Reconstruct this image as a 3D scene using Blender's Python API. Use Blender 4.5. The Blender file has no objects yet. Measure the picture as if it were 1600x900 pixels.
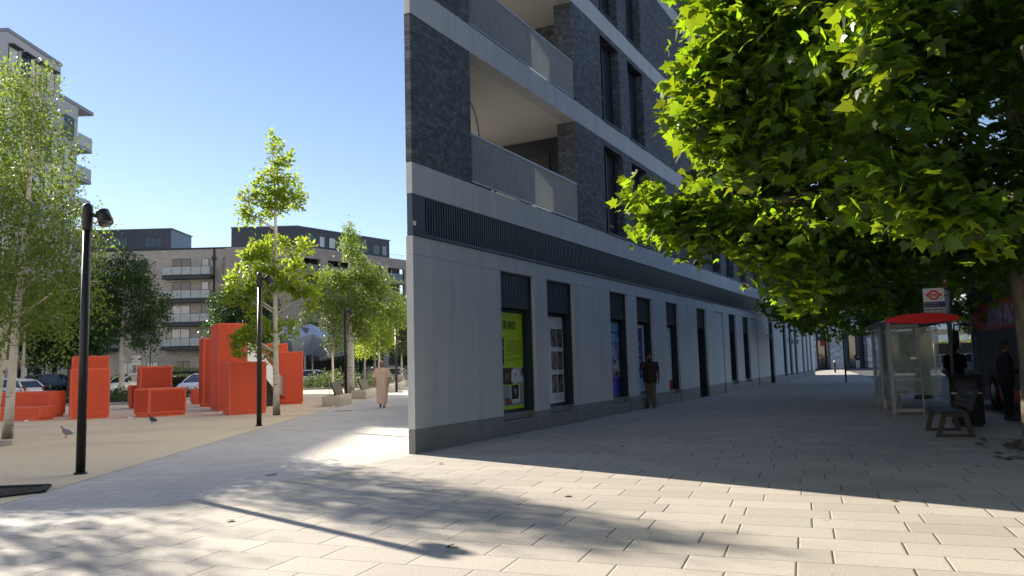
import bpy, bmesh, math, random
import numpy as np
from mathutils import Matrix, Vector
R = math.radians
rng = np.random.default_rng(7)
random.seed(7)
sc = bpy.context.scene
col = sc.collection

# ------------------------------------------------------------------ helpers
def link(o, parent=None):
    col.objects.link(o)
    if parent is not None: o.parent = parent
    return o
def tag(o, label=None, cat=None, group=None, kind=None):
    if label: o['label'] = label
    if cat: o['category'] = cat
    if group: o['group'] = group
    if kind: o['kind'] = kind
    return o
def thing(name, label, cat, loc=(0, 0, 0), rz=0., group=None, kind=None):
    o = bpy.data.objects.new(name, None); o.empty_display_size = .2
    o.location = loc; o.rotation_euler = (0, 0, rz)
    link(o); return tag(o, label, cat, group, kind)
def head(h):            # compass heading (clockwise from +Y) -> unit vector
    return Vector((math.sin(R(h)), math.cos(R(h)), 0))

class MB:
    """collects shapes and links them as one mesh object"""
    def __init__(s, T=None): s.v = []; s.f = []; s.mi = []; s.sm = []; s.T = T; s.m = 0; s.smooth = False
    def add(s, vs, fs):
        b = len(s.v)
        for p in vs:
            p = Vector(p); s.v.append(tuple(s.T @ p if s.T is not None else p))
        for f in fs:
            s.f.append(tuple(b + i for i in f)); s.mi.append(s.m); s.sm.append(s.smooth)
        return s
    def box(s, x0, x1, y0, y1, z0, z1):
        if x0 > x1: x0, x1 = x1, x0
        if y0 > y1: y0, y1 = y1, y0
        if z0 > z1: z0, z1 = z1, z0
        vs = [(x0,y0,z0),(x1,y0,z0),(x1,y1,z0),(x0,y1,z0),(x0,y0,z1),(x1,y0,z1),(x1,y1,z1),(x0,y1,z1)]
        return s.add(vs, [(3,2,1,0),(4,5,6,7),(0,1,5,4),(1,2,6,5),(2,3,7,6),(3,0,4,7)])
    def prism(s, poly, z0, z1):           # poly counter-clockwise in xy
        n = len(poly)
        vs = [(p[0],p[1],z0) for p in poly] + [(p[0],p[1],z1) for p in poly]
        fs = [tuple(range(n-1,-1,-1)), tuple(range(n,2*n))] + [(i,(i+1)%n,n+(i+1)%n,n+i) for i in range(n)]
        return s.add(vs, fs)
    def xprism(s, poly, x0, x1):          # poly in (y,z), extruded along x
        n = len(poly)
        vs = [(x0,p[0],p[1]) for p in poly] + [(x1,p[0],p[1]) for p in poly]
        fs = [tuple(range(n-1,-1,-1)), tuple(range(n,2*n))] + [(i,(i+1)%n,n+(i+1)%n,n+i) for i in range(n)]
        return s.add(vs, fs)
    def yprism(s, poly, y0, y1):          # poly in (x,z), extruded along y
        n = len(poly)
        vs = [(p[0],y0,p[1]) for p in poly] + [(p[0],y1,p[1]) for p in poly]
        fs = [tuple(range(n)), tuple(range(2*n-1,n-1,-1))] + [(i,n+i,n+(i+1)%n,(i+1)%n) for i in range(n)]
        return s.add(vs, fs)
    def quad(s, a, b, c, d): return s.add([a,b,c,d], [(0,1,2,3)])
    def poly(s, ps): return s.add(ps, [tuple(range(len(ps)))])
    def tube(s, pts, rad, n=8, caps=True):
        pts = [Vector(p) for p in pts]
        if not hasattr(rad, '__len__'): rad = [rad]*len(pts)
        vs = []; fs = []
        up = None
        for i, p in enumerate(pts):
            if i == 0: d = pts[1]-pts[0]
            elif i == len(pts)-1: d = pts[-1]-pts[-2]
            else: d = (pts[i+1]-pts[i-1])
            d.normalize()
            if up is None:
                up = Vector((0,0,1)) if abs(d.z) < .9 else Vector((1,0,0))
            a = d.cross(up); a.normalize(); b = a.cross(d); b.normalize(); up = b
            for k in range(n):
                t = 2*math.pi*k/n
                vs.append(p + (a*math.cos(t)+b*math.sin(t))*rad[i])
        for i in range(len(pts)-1):
            for k in range(n):
                k2 = (k+1) % n
                fs.append((i*n+k, (i)*n+k2, (i+1)*n+k2, (i+1)*n+k))
        if caps:
            fs.append(tuple(range(n-1,-1,-1))); m = (len(pts)-1)*n
            fs.append(tuple(range(m, m+n)))
        sm = s.smooth; s.smooth = True; s.add(vs, fs); s.smooth = sm; return s
    def cyl(s, x, y, z0, z1, r, n=16, r2=None):
        return s.tube([(x,y,z0),(x,y,z1)], [r, r if r2 is None else r2], n)
    def ball(s, c, r, n=10, sq=(1,1,1)):
        vs = []; fs = []; m = max(4, n//2+1)
        for i in range(m+1):
            ph = math.pi*i/m
            for k in range(n):
                t = 2*math.pi*k/n
                vs.append((c[0]+r*sq[0]*math.sin(ph)*math.cos(t), c[1]+r*sq[1]*math.sin(ph)*math.sin(t), c[2]+r*sq[2]*math.cos(ph)))
        for i in range(m):
            for k in range(n):
                k2 = (k+1)%n; fs.append((i*n+k,(i+1)*n+k,(i+1)*n+k2,i*n+k2))
        sm = s.smooth; s.smooth = True; s.add(vs, fs); s.smooth = sm; return s
    def loft(s, rings, caps=True):         # list of equal-length vertex rings
        n = len(rings[0]); vs = [p for r in rings for p in r]; fs = []
        for i in range(len(rings)-1):
            for k in range(n):
                k2 = (k+1)%n; fs.append((i*n+k, i*n+k2, (i+1)*n+k2, (i+1)*n+k))
        if caps:
            fs.append(tuple(range(n-1,-1,-1))); m = (len(rings)-1)*n; fs.append(tuple(range(m,m+n)))
        return s.add(vs, fs)
    def build(s, name, mat, parent=None, bevel=0, loc=None, rz=0):
        me = bpy.data.meshes.new(name)
        me.from_pydata(s.v, [], s.f)
        me.polygons.foreach_set('material_index', s.mi)
        me.polygons.foreach_set('use_smooth', s.sm)
        for m in (mat if isinstance(mat, (list, tuple)) else [mat]): me.materials.append(m)
        me.update()
        o = bpy.data.objects.new(name, me); link(o, parent)
        if loc is not None: o.location = loc
        if rz: o.rotation_euler = (0,0,rz)
        if bevel:
            b = o.modifiers.new('bevel', 'BEVEL'); b.width = bevel; b.segments = 2; b.limit_method = 'ANGLE'; b.angle_limit = R(40)
        return o

# ------------------------------------------------------------------ node helpers
class NT:
    def __init__(s, name):
        s.m = bpy.data.materials.new(name); s.m.use_nodes = True
        s.t = s.m.node_tree; s.t.nodes.clear()
        s.out = s.n('ShaderNodeOutputMaterial')
    def n(s, typ, ins=None, **pr):
        nd = s.t.nodes.new(typ)
        for k, v in pr.items(): setattr(nd, k, v)
        for k, v in (ins or {}).items(): s.set(nd.inputs[k], v)
        return nd
    def set(s, sock, v):
        if isinstance(v, bpy.types.NodeSocket): s.t.links.new(v, sock)
        elif isinstance(v, bpy.types.Node): s.t.links.new(v.outputs[0], sock)
        else:
            if sock.type == 'RGBA' and len(v) == 3: v = (*v, 1)
            sock.default_value = v
    def math(s, op, a, b=0., c=0.):
        nd = s.n('ShaderNodeMath', operation=op)
        s.set(nd.inputs[0], a); s.set(nd.inputs[1], b)
        if op in ('MULTIPLY_ADD',): s.set(nd.inputs[2], c)
        return nd.outputs[0]
    def mix(s, f, a, b, mode='MIX'):
        nd = s.n('ShaderNodeMix', data_type='RGBA', blend_type=mode)
        s.set(nd.inputs[0], f); s.set(nd.inputs[6], a); s.set(nd.inputs[7], b)
        return nd.outputs[2]
    def ramp(s, f, stops):
        nd = s.n('ShaderNodeValToRGB'); s.set(nd.inputs[0], f)
        e = nd.color_ramp.elements
        while len(e) < len(stops): e.new(.5)
        for el, (p, c) in zip(e, stops):
            el.position = p; el.color = (c, c, c, 1) if not hasattr(c, '__len__') else (*c, 1)
        return nd.outputs[0]
    def coord(s, which='Object'): return s.n('ShaderNodeTexCoord').outputs[which]
    def noise(s, scale, vec=None, detail=4., rough=.55):
        nd = s.n('ShaderNodeTexNoise', {'Scale': scale, 'Detail': detail, 'Roughness': rough})
        if vec is not None: s.set(nd.inputs['Vector'], vec)
        return nd.outputs[0]
    def scaled(s, vec, sc_): return s.n('ShaderNodeMapping', {'Vector': vec, 'Scale': sc_}).outputs[0]
    def bump(s, h, strength=.3, dist=.02):
        return s.n('ShaderNodeBump', {'Height': h, 'Strength': strength, 'Distance': dist}).outputs[0]
    def bsdf(s, colr, rough=.7, metal=0., normal=None, **kw):
        ins = {'Base Color': colr, 'Roughness': rough, 'Metallic': metal}
        ins.update(kw)
        b = s.n('ShaderNodeBsdfPrincipled', ins)
        if normal is not None: s.set(b.inputs['Normal'], normal)
        s.t.links.new(b.outputs[0], s.out.inputs[0]); return b

def tone(c, k): return tuple(x*k for x in c)
def m_plain(name, c, rough=.6, metal=0., var=.18, scale=3., bump=.0, spec=.5):
    t = NT(name); v = t.coord()
    f = t.noise(scale, v, 5)
    cc = t.mix(f, tone(c, 1-var), tone(c, 1+var))
    nrm = t.bump(t.noise(scale*14, v, 3), bump, .01) if bump else None
    t.bsdf(cc, rough, metal, nrm, **{'Specular IOR Level': spec}); return t.m
def m_concrete(name, c, streak=.25):
    t = NT(name); v = t.coord()
    big = t.noise(.8, v, 5); st = t.noise(1., t.scaled(v, (2.6, 2.6, .22)), 5, .7); fine = t.noise(45, v, 3)
    a = t.mix(big, tone(c, .86), tone(c, 1.1))
    a = t.mix(t.ramp(st, [(.40, 0), (.8, 1)]), a, tone(c, 1-streak))
    a = t.mix(.12, a, t.ramp(fine, [(.3, .1), (.7, .8)]))
    geo = t.n('ShaderNodeNewGeometry')
    z = t.n('ShaderNodeSeparateXYZ', {0: geo.outputs['Position']}).outputs[2]
    dirt = t.math('MULTIPLY', t.ramp(z, [(0., 1), (.5, 0)]), t.noise(3, v, 4))
    a = t.mix(t.math('MULTIPLY', dirt, .6), a, (.05, .05, .045))
    t.bsdf(a, .75, 0, t.bump(fine, .12, .004)); return t.m
def m_brick(name, c1, c2, mortar, w=.225, h=.075, mort=.010, rough=.8, cvar=.5):
    """brick courses mapped on (x+y, z) of the object so every wall face gets level courses"""
    t = NT(name); v = t.coord()
    s = t.n('ShaderNodeSeparateXYZ', {0: v}).outputs
    u = t.math('ADD', s[0], s[1])
    vec = t.n('ShaderNodeCombineXYZ', {0: u, 1: s[2]}).outputs[0]
    b = t.n('ShaderNodeTexBrick', {'Vector': vec, 'Color1': c1, 'Color2': c2, 'Mortar': mortar, 'Scale': 1., 'Mortar Size': mort,
            'Mortar Smooth': .15, 'Bias': 0., 'Brick Width': w, 'Row Height': h})
    big = t.noise(.9, v, 4); fine = t.noise(40, v, 3)
    # per-brick tone
    vv = t.n('ShaderNodeCombineXYZ', {0: t.math('FLOOR', t.math('DIVIDE', u, w*.5)), 1: t.math('FLOOR', t.math('DIVIDE', s[2], h))}).outputs[0]
    wn = t.n('ShaderNodeTexWhiteNoise', {'Vector': vv}, noise_dimensions='3D').outputs[0]
    a = t.mix(t.math('MULTIPLY', t.math('MULTIPLY', wn, wn), cvar), b.outputs[0], tone(c2, 2.1))
    a = t.mix(t.ramp(big, [(.35, .35), (.7, 0)]), a, tone(c1, .6))
    a = t.mix(.12, a, t.ramp(fine, [(.3, .02), (.7, .4)]))
    hgt = t.math('SUBTRACT', t.math('MULTIPLY', fine, .25), b.outputs[1])
    t.bsdf(a, rough, 0, t.bump(hgt, .6, .012)); return t.m
def m_slabs(name, c, rot, w, h, gap_u=.0058, gap_v=.0032, var=.16):
    """stone paving laid in rows along the direction rot (radians), with random stagger"""
    t = NT(name)
    pos = t.n('ShaderNodeNewGeometry').outputs['Position']
    v = t.n('ShaderNodeMapping', {'Vector': pos, 'Rotation': (0, 0, -rot)}).outputs[0]
    wob = t.noise(2.2, pos, 2)
    s = t.n('ShaderNodeSeparateXYZ', {0: v}).outputs
    yv = t.math('DIVIDE', s[1], h); row = t.math('FLOOR', yv); fy = t.math('FRACT', yv)
    rr = t.n('ShaderNodeTexWhiteNoise', {'W': row}, noise_dimensions='1D').outputs[0]
    xv = t.math('ADD', t.math('DIVIDE', s[0], w), t.math('ADD', t.math('MULTIPLY', row, .5), t.math('MULTIPLY', rr, .35)))
    colm = t.math('FLOOR', xv); fx = t.math('FRACT', xv)
    # every third slab is split so that lengths vary
    cell = t.n('ShaderNodeCombineXYZ', {0: colm, 1: row}).outputs[0]
    r1 = t.n('ShaderNodeTexWhiteNoise', {'Vector': cell}, noise_dimensions='2D').outputs
    ex = t.math('MULTIPLY', t.math('MINIMUM', fx, t.math('SUBTRACT', 1., fx)), w)
    ey = t.math('MULTIPLY', t.math('MINIMUM', fy, t.math('SUBTRACT', 1., fy)), h)
    r2 = t.n('ShaderNodeTexWhiteNoise', {'Vector': t.n('ShaderNodeCombineXYZ', {0: row, 1: colm}).outputs[0]}, noise_dimensions='2D').outputs[0]
    gu = t.math('MULTIPLY', gap_u, t.math('ADD', .45, t.math('MULTIPLY', r2, 1.0)))
    gv = t.math('MULTIPLY', gap_v, t.math('ADD', .3, t.math('MULTIPLY', wob, 1.4)))
    du = t.math('DIVIDE', ex, gu); dv = t.math('DIVIDE', ey, gv)
    inside = t.math('MINIMUM', du, dv)
    j = t.ramp(inside, [(.75, 1), (1., 0)])
    edge = t.ramp(t.math('MINIMUM', ex, ey), [(.0, 0), (.014, 1)])
    fine = t.noise(90, pos, 3, .7); mid = t.noise(1.3, pos, 5); stain = t.noise(.35, pos, 4)
    a = t.mix(r1[0], tone(c, 1-var), tone(c, 1+var*.6))
    a = t.mix(t.ramp(r1[0], [(.93, 0), (.95, .35)]), a, tone((c[0]*.9, c[1]*.95, c[2]), .62))
    a = t.mix(t.math('MULTIPLY', mid, .35), a, tone((c[0]*.95, c[1]*.9, c[2]*.82), .85))
    sp = t.n('ShaderNodeTexVoronoi', {'Vector': pos, 'Scale': 160.}).outputs[1]
    spk = t.n('ShaderNodeSeparateColor', {0: sp}).outputs[0]
    a = t.mix(t.ramp(spk, [(.0, .34), (.35, 0)]), a, (.10, .095, .09))
    a = t.mix(t.ramp(spk, [(.75, 0), (1., .25)]), a, (.75, .73, .70))
    a = t.mix(t.ramp(stain, [(.50, 0), (.72, .36)]), a, tone(c, .55))
    # old chewing gum and drip spots
    vo = t.n('ShaderNodeTexVoronoi', {'Vector': pos, 'Scale': 2.3}).outputs[0]
    a = t.mix(t.ramp(vo, [(.045, .5), (.058, 0)]), a, (.15, .14, .13))
    a = t.mix(j, a, (.055, .05, .046))
    hgt = t.math('ADD', t.math('MULTIPLY', edge, 1.), t.math('MULTIPLY', fine, .30))
    hgt = t.math('ADD', hgt, t.math('MULTIPLY', r1[0], .35))
    t.bsdf(a, .72, 0, t.bump(hgt, .55, .008), **{'Specular IOR Level': .4}); return t.m
def m_ribs(name, c, per=.12, axis=0, rough=.5, metal=.3, depth=.02):
    """standing-seam or ribbed sheet: bump waves along one object axis"""
    t = NT(name); v = t.coord(); s = t.n('ShaderNodeSeparateXYZ', {0: v}).outputs
    u = t.math('ADD', s[0], s[1]) if axis == 2 else s[axis]
    f = t.math('FRACT', t.math('DIVIDE', u, per))
    r = t.ramp(f, [(0., 0), (.08, 1), (.2, 1), (.28, 0)])
    a = t.mix(t.noise(1.2, v, 4), tone(c, .85), tone(c, 1.15))
    t.bsdf(a, rough, metal, t.bump(r, .7, depth)); return t.m
def m_glass(name, c=(.015, .02, .025), rough=.04, blind=0., blindc=(.5, .5, .5)):
    """window pane read from outside: dark and mirror-like, some with pale blinds behind"""
    t = NT(name)
    if blind:
        oi = t.n('ShaderNodeObjectInfo').outputs['Random']
        cc = t.mix(t.ramp(oi, [(1-blind, 0), (1-blind+.02, 1)]), c, blindc)
    else: cc = c
    nrm = t.bump(t.noise(1.4, t.coord(), 2), .05, .05)
    t.bsdf(cc, rough, 0, nrm, **{'Specular IOR Level': .9, 'IOR': 1.6}); return t.m
def m_clear(name, tint=(.85, .92, .9), alpha=.22, rough=.03):
    t = NT(name)
    tr = t.n('ShaderNodeBsdfTransparent', {0: tint}); gl = t.n('ShaderNodeBsdfPrincipled', {'Base Color': (.42, .47, .46), 'Roughness': rough, 'Specular IOR Level': .8})
    mx = t.n('ShaderNodeMixShader', {0: alpha}); t.t.links.new(tr.outputs[0], mx.inputs[1]); t.t.links.new(gl.outputs[0], mx.inputs[2])
    t.t.links.new(mx.outputs[0], t.out.inputs[0]); return t.m
def m_leaf(name, c1, c2, trans, tw=.5, rough=.45):
    t = NT(name)
    r = t.n('ShaderNodeNewGeometry').outputs['Random Per Island']
    cc = t.mix(r, c1, c2); hue = t.n('ShaderNodeHueSaturation', {'Hue': t.math('ADD', .48, t.math('MULTIPLY', r, .035)), 'Value': t.math('ADD', .62, t.math('MULTIPLY', r, .75)), 'Color': trans}).outputs[0]
    b = t.n('ShaderNodeBsdfPrincipled', {'Base Color': cc, 'Roughness': rough, 'Specular IOR Level': .22})
    tr = t.n('ShaderNodeBsdfTranslucent', {0: hue})
    mx = t.n('ShaderNodeMixShader', {0: tw}); t.t.links.new(b.outputs[0], mx.inputs[1]); t.t.links.new(tr.outputs[0], mx.inputs[2])
    t.t.links.new(mx.outputs[0], t.out.inputs[0]); return t.m
def m_birch(name):
    t = NT(name); v = t.coord()
    band = t.noise(1., t.scaled(v, (2.5, 2.5, 26)), 3, .6)
    big = t.noise(1., t.scaled(v, (5, 5, 1.6)), 4)
    a = t.mix(t.noise(6, v, 4), (.40, .36, .30), (.62, .58, .50))
    a = t.mix(t.ramp(band, [(.60, 0), (.66, 1)]), a, (.05, .045, .04))
    z = t.n('ShaderNodeSeparateXYZ', {0: v}).outputs[2]
    low = t.math('MULTIPLY', t.ramp(z, [(.0, 1), (.9, .0)]), t.ramp(big, [(.35, 0), (.55, 1)]))
    a = t.mix(t.math('MULTIPLY', low, .9), a, (.05, .045, .04))
    t.bsdf(a, .8, 0, t.bump(band, .4, .02)); return t.m
def m_bark(name, c=(.10, .085, .065)):
    t = NT(name); v = t.coord()
    n = t.noise(1., t.scaled(v, (9, 9, 2.2)), 5); pl = t.n('ShaderNodeTexVoronoi', {'Vector': t.scaled(v, (5, 5, 3)), 'Scale': 1.5}).outputs[1]
    a = t.mix(n, tone(c, .5), tone(c, 1.5))
    a = t.mix(.35, a, t.ramp(t.n('ShaderNodeSeparateColor', {0: pl}).outputs[0], [(.2, tone(c, .6)), (.8, (.24, .21, .15))]))
    t.bsdf(a, .85, 0, t.bump(n, .6, .03)); return t.m

M = {}
M['paving'] = m_slabs('granite_slabs', (.47, .435, .385), R(-20.5), .78, .415)
M['paving_side'] = m_slabs('granite_setts', (.58, .555, .52), R(0), .62, .32, .004, .003, .10)
def resin():
    t = NT('resin_bound_gravel'); pos = t.n('ShaderNodeNewGeometry').outputs['Position']
    f = t.n('ShaderNodeTexVoronoi', {'Vector': pos, 'Scale': 120.}).outputs[1]
    g = t.n('ShaderNodeSeparateColor', {0: f}).outputs[0]
    a = t.mix(g, (.56, .45, .30), (.80, .67, .48))
    a = t.mix(t.math('MULTIPLY', t.noise(.5, pos, 5), .5), a, (.68, .57, .42))
    a = t.mix(t.ramp(t.noise(.16, t.scaled(pos, (1, 3, 1)), 5), [(.52, 0), (.68, .5)]), a, (.46, .39, .30))
    a = t.mix(t.ramp(t.n('ShaderNodeTexVoronoi', {'Vector': pos, 'Scale': 1.1}).outputs[0], [(.03, .5), (.06, 0)]), a, (.16, .13, .10))
    t.bsdf(a, .85, 0, t.bump(g, .25, .006)); return t.m
M['resin'] = resin()
def asphalt():
    t = NT('asphalt'); pos = t.n('ShaderNodeNewGeometry').outputs['Position']
    a = t.mix(t.noise(120, pos, 2), (.035, .036, .038), (.085, .085, .085))
    a = t.mix(t.ramp(t.noise(.25, pos, 5), [(.4, 0), (.7, .5)]), a, (.10, .10, .098))
    t.bsdf(a, .85, 0, t.bump(t.noise(200, pos, 2), .3, .005)); return t.m
M['asphalt'] = asphalt()
M['kerb'] = m_concrete('kerb_granite', (.36, .35, .33), .15)
M['concrete'] = m_concrete('precast_concrete', (.50, .525, .54), .26)
M['band'] = m_concrete('band_concrete', (.54, .555, .565), .25)
M['soffit'] = m_plain('soffit_boards', (.62, .60, .57), .8, 0, .12, 2.)
M['plinth'] = m_concrete('plinth_stone', (.20, .205, .205), .2)
M['dark_brick'] = m_brick('dark_blue_brick', (.046, .054, .066), (.108, .120, .138), (.022, .023, .026), .235, .074, .011, .8, .62)
M['louvre'] = m_plain('louvre_metal', (.055, .072, .085), .45, .5, .15, 2.)
M['frame'] = m_plain('dark_window_metal', (.035, .045, .055), .45, .4, .12, 3.)
M['pane'] = m_glass('window_glass')
M['pane_blind'] = m_glass('window_glass_blinds', blind=.55, blindc=(.55, .55, .53))
M['bars'] = m_plain('balustrade_metal', (.36, .38, .39), .45, .35, .2, 3.)
M['white'] = m_plain('white_paint', (.78, .78, .76), .5, 0, .06, 2.)
M['black'] = m_plain('black_metal', (.012, .013, .015), .42, .3, .2, 4.)
M['steel'] = m_plain('brushed_steel', (.55, .56, .57), .32, .9, .12, 3.)
M['galv'] = m_plain('grey_post_metal', (.30, .31, .32), .45, .5, .15, 3.)
M['rubber'] = m_plain('black_rubber', (.016, .016, .016), .8, 0, .2, 6.)
M['soil'] = m_plain('dark_soil', (.035, .028, .022), .95, 0, .5, 9., .8)
M['cream_conc'] = m_concrete('bench_concrete', (.60, .55, .46), .1)
M['timber'] = m_plain('grey_timber', (.12, .095, .07), .7, 0, .3, 5.)
M['dark_timber'] = m_plain('dark_timber', (.022, .020, .018), .45, 0, .3, 5., 0, .5)
M['birch'] = m_birch('birch_bark'); M['bark'] = m_bark('plane_bark')
M['leaf_birch'] = m_leaf('birch_leaf', (.05, .09, .02), (.11, .16, .04), (.28, .40, .06), .45)
M['leaf_bright'] = m_leaf('young_leaf', (.07, .13, .015), (.15, .22, .03), (.42, .55, .04), .5)
M['leaf_dark'] = m_leaf('dark_leaf', (.022, .050, .018), (.05, .09, .028), (.08, .17, .03), .35)
M['leaf_plane'] = m_leaf('plane_leaf', (.009, .025, .007), (.024, .052, .012), (.44, .65, .018), .35, .36)
M['leaf_hedge'] = m_leaf('hedge_leaf', (.020, .045, .018), (.045, .08, .025), (.06, .12, .02), .3)
M['leaf_lime'] = m_leaf('lime_hedge_leaf', (.14, .20, .02), (.28, .34, .04), (.3, .4, .03), .4)
M['leaf_olive'] = m_leaf('olive_shrub_leaf', (.07, .09, .045), (.14, .16, .08), (.14, .2, .05), .35)

# ------------------------------------------------------------------ camera
F_PX, CAM_H, PITCH, ROLL = 1200., 1.52, 5.6, 1.5
p, r = R(PITCH), R(ROLL)
fwd = Vector((0, math.cos(p), math.sin(p))); up = Vector((0, -math.sin(p), math.cos(p))); rt = Vector((1, 0, 0))
rt2 = rt*math.cos(r)-up*math.sin(r); up2 = rt*math.sin(r)+up*math.cos(r)
cam = bpy.data.cameras.new('camera'); cam.sensor_width = 36; cam.lens = F_PX/1600*36; cam.clip_end = 4000; cam.clip_start = .05
co = bpy.data.objects.new('camera', cam); col.objects.link(co)
co.matrix_world = Matrix(((rt2.x, up2.x, -fwd.x, 0), (rt2.y, up2.y, -fwd.y, 0), (rt2.z, up2.z, -fwd.z, CAM_H), (0, 0, 0, 1)))
sc.camera = co

# ------------------------------------------------------------------ light
SUN_EL, SUN_AZ = 26.6, -47.            # sun stands front left: heading -45 degrees from +Y
sd = bpy.data.lights.new('sun', 'SUN'); sd.energy = 5.0; sd.angle = R(.53); sd.color = (1., .90, .74)
so = bpy.data.objects.new('sun', sd); col.objects.link(so)
dirv = Vector((math.sin(R(SUN_AZ))*math.cos(R(SUN_EL)), math.cos(R(SUN_AZ))*math.cos(R(SUN_EL)), math.sin(R(SUN_EL))))
so.rotation_euler = dirv.to_track_quat('Z', 'Y').to_euler(); so.location = dirv*60
w = bpy.data.worlds.new('World'); sc.world = w; w.use_nodes = True
nt = w.node_tree; nt.nodes.clear()
sky = nt.nodes.new('ShaderNodeTexSky'); sky.sky_type = 'NISHITA'; sky.sun_disc = False
sky.sun_elevation = R(SUN_EL); sky.sun_rotation = R(SUN_AZ); sky.air_density = 1.0; sky.dust_density = .04; sky.ozone_density = 2.6; sky.altitude = 20
bg = nt.nodes.new('ShaderNodeBackground'); bg.inputs[1].default_value = .07
wo = nt.nodes.new('ShaderNodeOutputWorld')
tint = nt.nodes.new('ShaderNodeMix'); tint.data_type = 'RGBA'; tint.blend_type = 'MULTIPLY'; tint.inputs[0].default_value = 1; tint.inputs[7].default_value = (1.06, .955, .98, 1)
nt.links.new(sky.outputs[0], tint.inputs[6]); nt.links.new(tint.outputs[2], bg.inputs[0]); nt.links.new(bg.outputs[0], wo.inputs[0])
sc.view_settings.view_transform = 'Standard'; sc.view_settings.look = 'None'; sc.view_settings.exposure = 1.28; sc.view_settings.gamma = 1
sc.cycles.use_denoising = True
sc.cycles.max_bounces = 8; sc.cycles.transparent_max_bounces = 12

# ------------------------------------------------------------------ ground
def sheet(name, pts, z, mat, kind='structure'):
    mb = MB(); mb.poly([(x, y, z) for x, y in pts]); o = mb.build(name, mat); o['kind'] = kind; return o
sheet('ground', [(-1500,-600),(1500,-600),(1500,2600),(-1500,2600)], -.10, M['asphalt'])
KH = head(20); KN = Vector((KH.y, -KH.x, 0))     # road heading and its right-hand normal
def road(off, t): v = KN*off + KH*t; return (v.x, v.y)
EDGE = [(-5.75, -8), (-5.95, 5), (-6.22, 10.74), (-6.61, 19.8), (-7.0, 29), (-7.6, 45), (-8.0, 56)]
WB_C = Vector((-1.74, 13.49, 0)); WH = 28.3
wu = head(WH)
# main footway: to the right of the building line; side path: between that line and the plaza edge
kerbline = [road(4.42, t) for t in (-14, 8, 30, 52, 80)]
JN = (-6.38, 4.87)                     # where the building line meets the plaza edge
sheet('pavement', [(-6.6, -14)] + kerbline + [(36, 84), (30, 76), ((WB_C+wu*30).x, (WB_C+wu*30).y), (WB_C.x, WB_C.y), JN], 0., M['paving'])
pl = [(x, y) for x, y in EDGE]
sheet('path', [JN, (WB_C.x, WB_C.y), ((WB_C+wu*1.2).x-.25, (WB_C+wu*1.2).y), (-.2, 58), (-8.4, 58)] + [(x-.4, y) for x, y in pl[::-1] if y > 10], .0, M['paving_side'])
sheet('plaza', [(-52, -8), (-5.75, -8)] + pl[1:] + [(-8, 58), (-34, 58), (-34, 50), (-52, 50)], .004, M['resin'])
# kerb of the road: a granite course 0.10 m above the carriageway
kb = MB()
for i in range(60):
    t0 = -12 + i*.92*1.6; a = road(4.42, t0); b = road(4.42, t0+1.46); c = road(4.57, t0+1.46); d = road(4.57, t0)
    kb.prism([d, c, b, a], -.1, .012)
kb.build('kerb', M['kerb'], bevel=.01)['kind'] = 'structure'
# far side: pavement in front of the stone building and a pale kerb
sheet('far_pavement', [(30, 92), (130, 92), (130, 112), (30, 112)], .02, M['kerb'])
ln = MB()
for k in range(14):
    a, b = road(9.2, 8+k*9.), road(9.2, 12+k*9.); c, d = road(9.32, 12+k*9.), road(9.32, 8+k*9.)
    ln.poly([(*d, -.094), (*c, -.094), (*b, -.094), (*a, -.094)])
ln.build('road_marking', M['white'])['kind'] = 'structure'
# ------------------------------------------------------------------ the wedge-shaped brick building
wb = thing('apartment_building', 'tall wedge shaped dark brick building with pale concrete bands and a knife sharp corner', 'building', WB_C, R(90-WH))
M['render'] = m_plain('pale_render_wall', (.74, .72, .68), .8, 0, .06, .7); L = 53.3; SH = 3.36; B0 = 5.17; BT = .57; NF = 6  # pale tone chosen so unseen walls bounce sunlight onto the plaza
WEDGE = 30.3; cw, sw = math.cos(R(WEDGE)), math.sin(R(WEDGE))
EW = .13                                         # thickness of the knife edge
def back(x): return EW + x*sw/cw                 # y of the far (left) face above x
P1, P2, REC = .42, 3.50, .33
OPN = [(3.17,4.76,'shop'),(5.43,6.99,'shop'),(9.54,11.03,'shop'),(11.84,13.39,'shop'),(14.9,16.37,'shop'),(18.89,20.35,'door'),
       (21.87,23.3,'blind'),(24.39,25.86,'win'),(27.34,28.87,'win'),(29.43,31.0,'blind'),(34.2,35.6,'door'),(38.9,40.2,'win'),
       (41.2,42.4,'win'),(43.4,44.6,'win'),(46.8,47.8,'win'),(48.9,49.8,'win'),(50.9,51.8,'win')]
wall = MB(); pl_ = MB()
piers = []; x = 0.
for a, b, k in OPN: piers.append((x, a)); x = b
piers.append((x, L))
G_ = .006
for i, (a, b) in enumerate(piers):
    cuts = [a, .74, 2.26, b] if i == 0 else None
    if cuts is None:
        n = max(1, round((b-a)/1.25)); cuts = [a+(b-a)*q/n for q in range(n+1)]
    pl_ = MB(); wall = MB()
    for q in range(len(cuts)-1):
        c0, c1 = cuts[q]+(G_ if q else 0), cuts[q+1]-(G_ if q < len(cuts)-2 else 0)
        wall.box(c0, c1, 0 if c0 > .01 else 0, REC+.06 if c0 > .7 else EW+.02, P1, P2)
        pl_.box(c0, c1, .004, REC+.06 if c0 > .7 else EW+.015, -.05, P1-.004)
    pl_.build('plinth', M['plinth'], wb, bevel=.005); wall.build('wall_pier', M['concrete'], wb, bevel=.006)
wall = MB()
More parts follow.
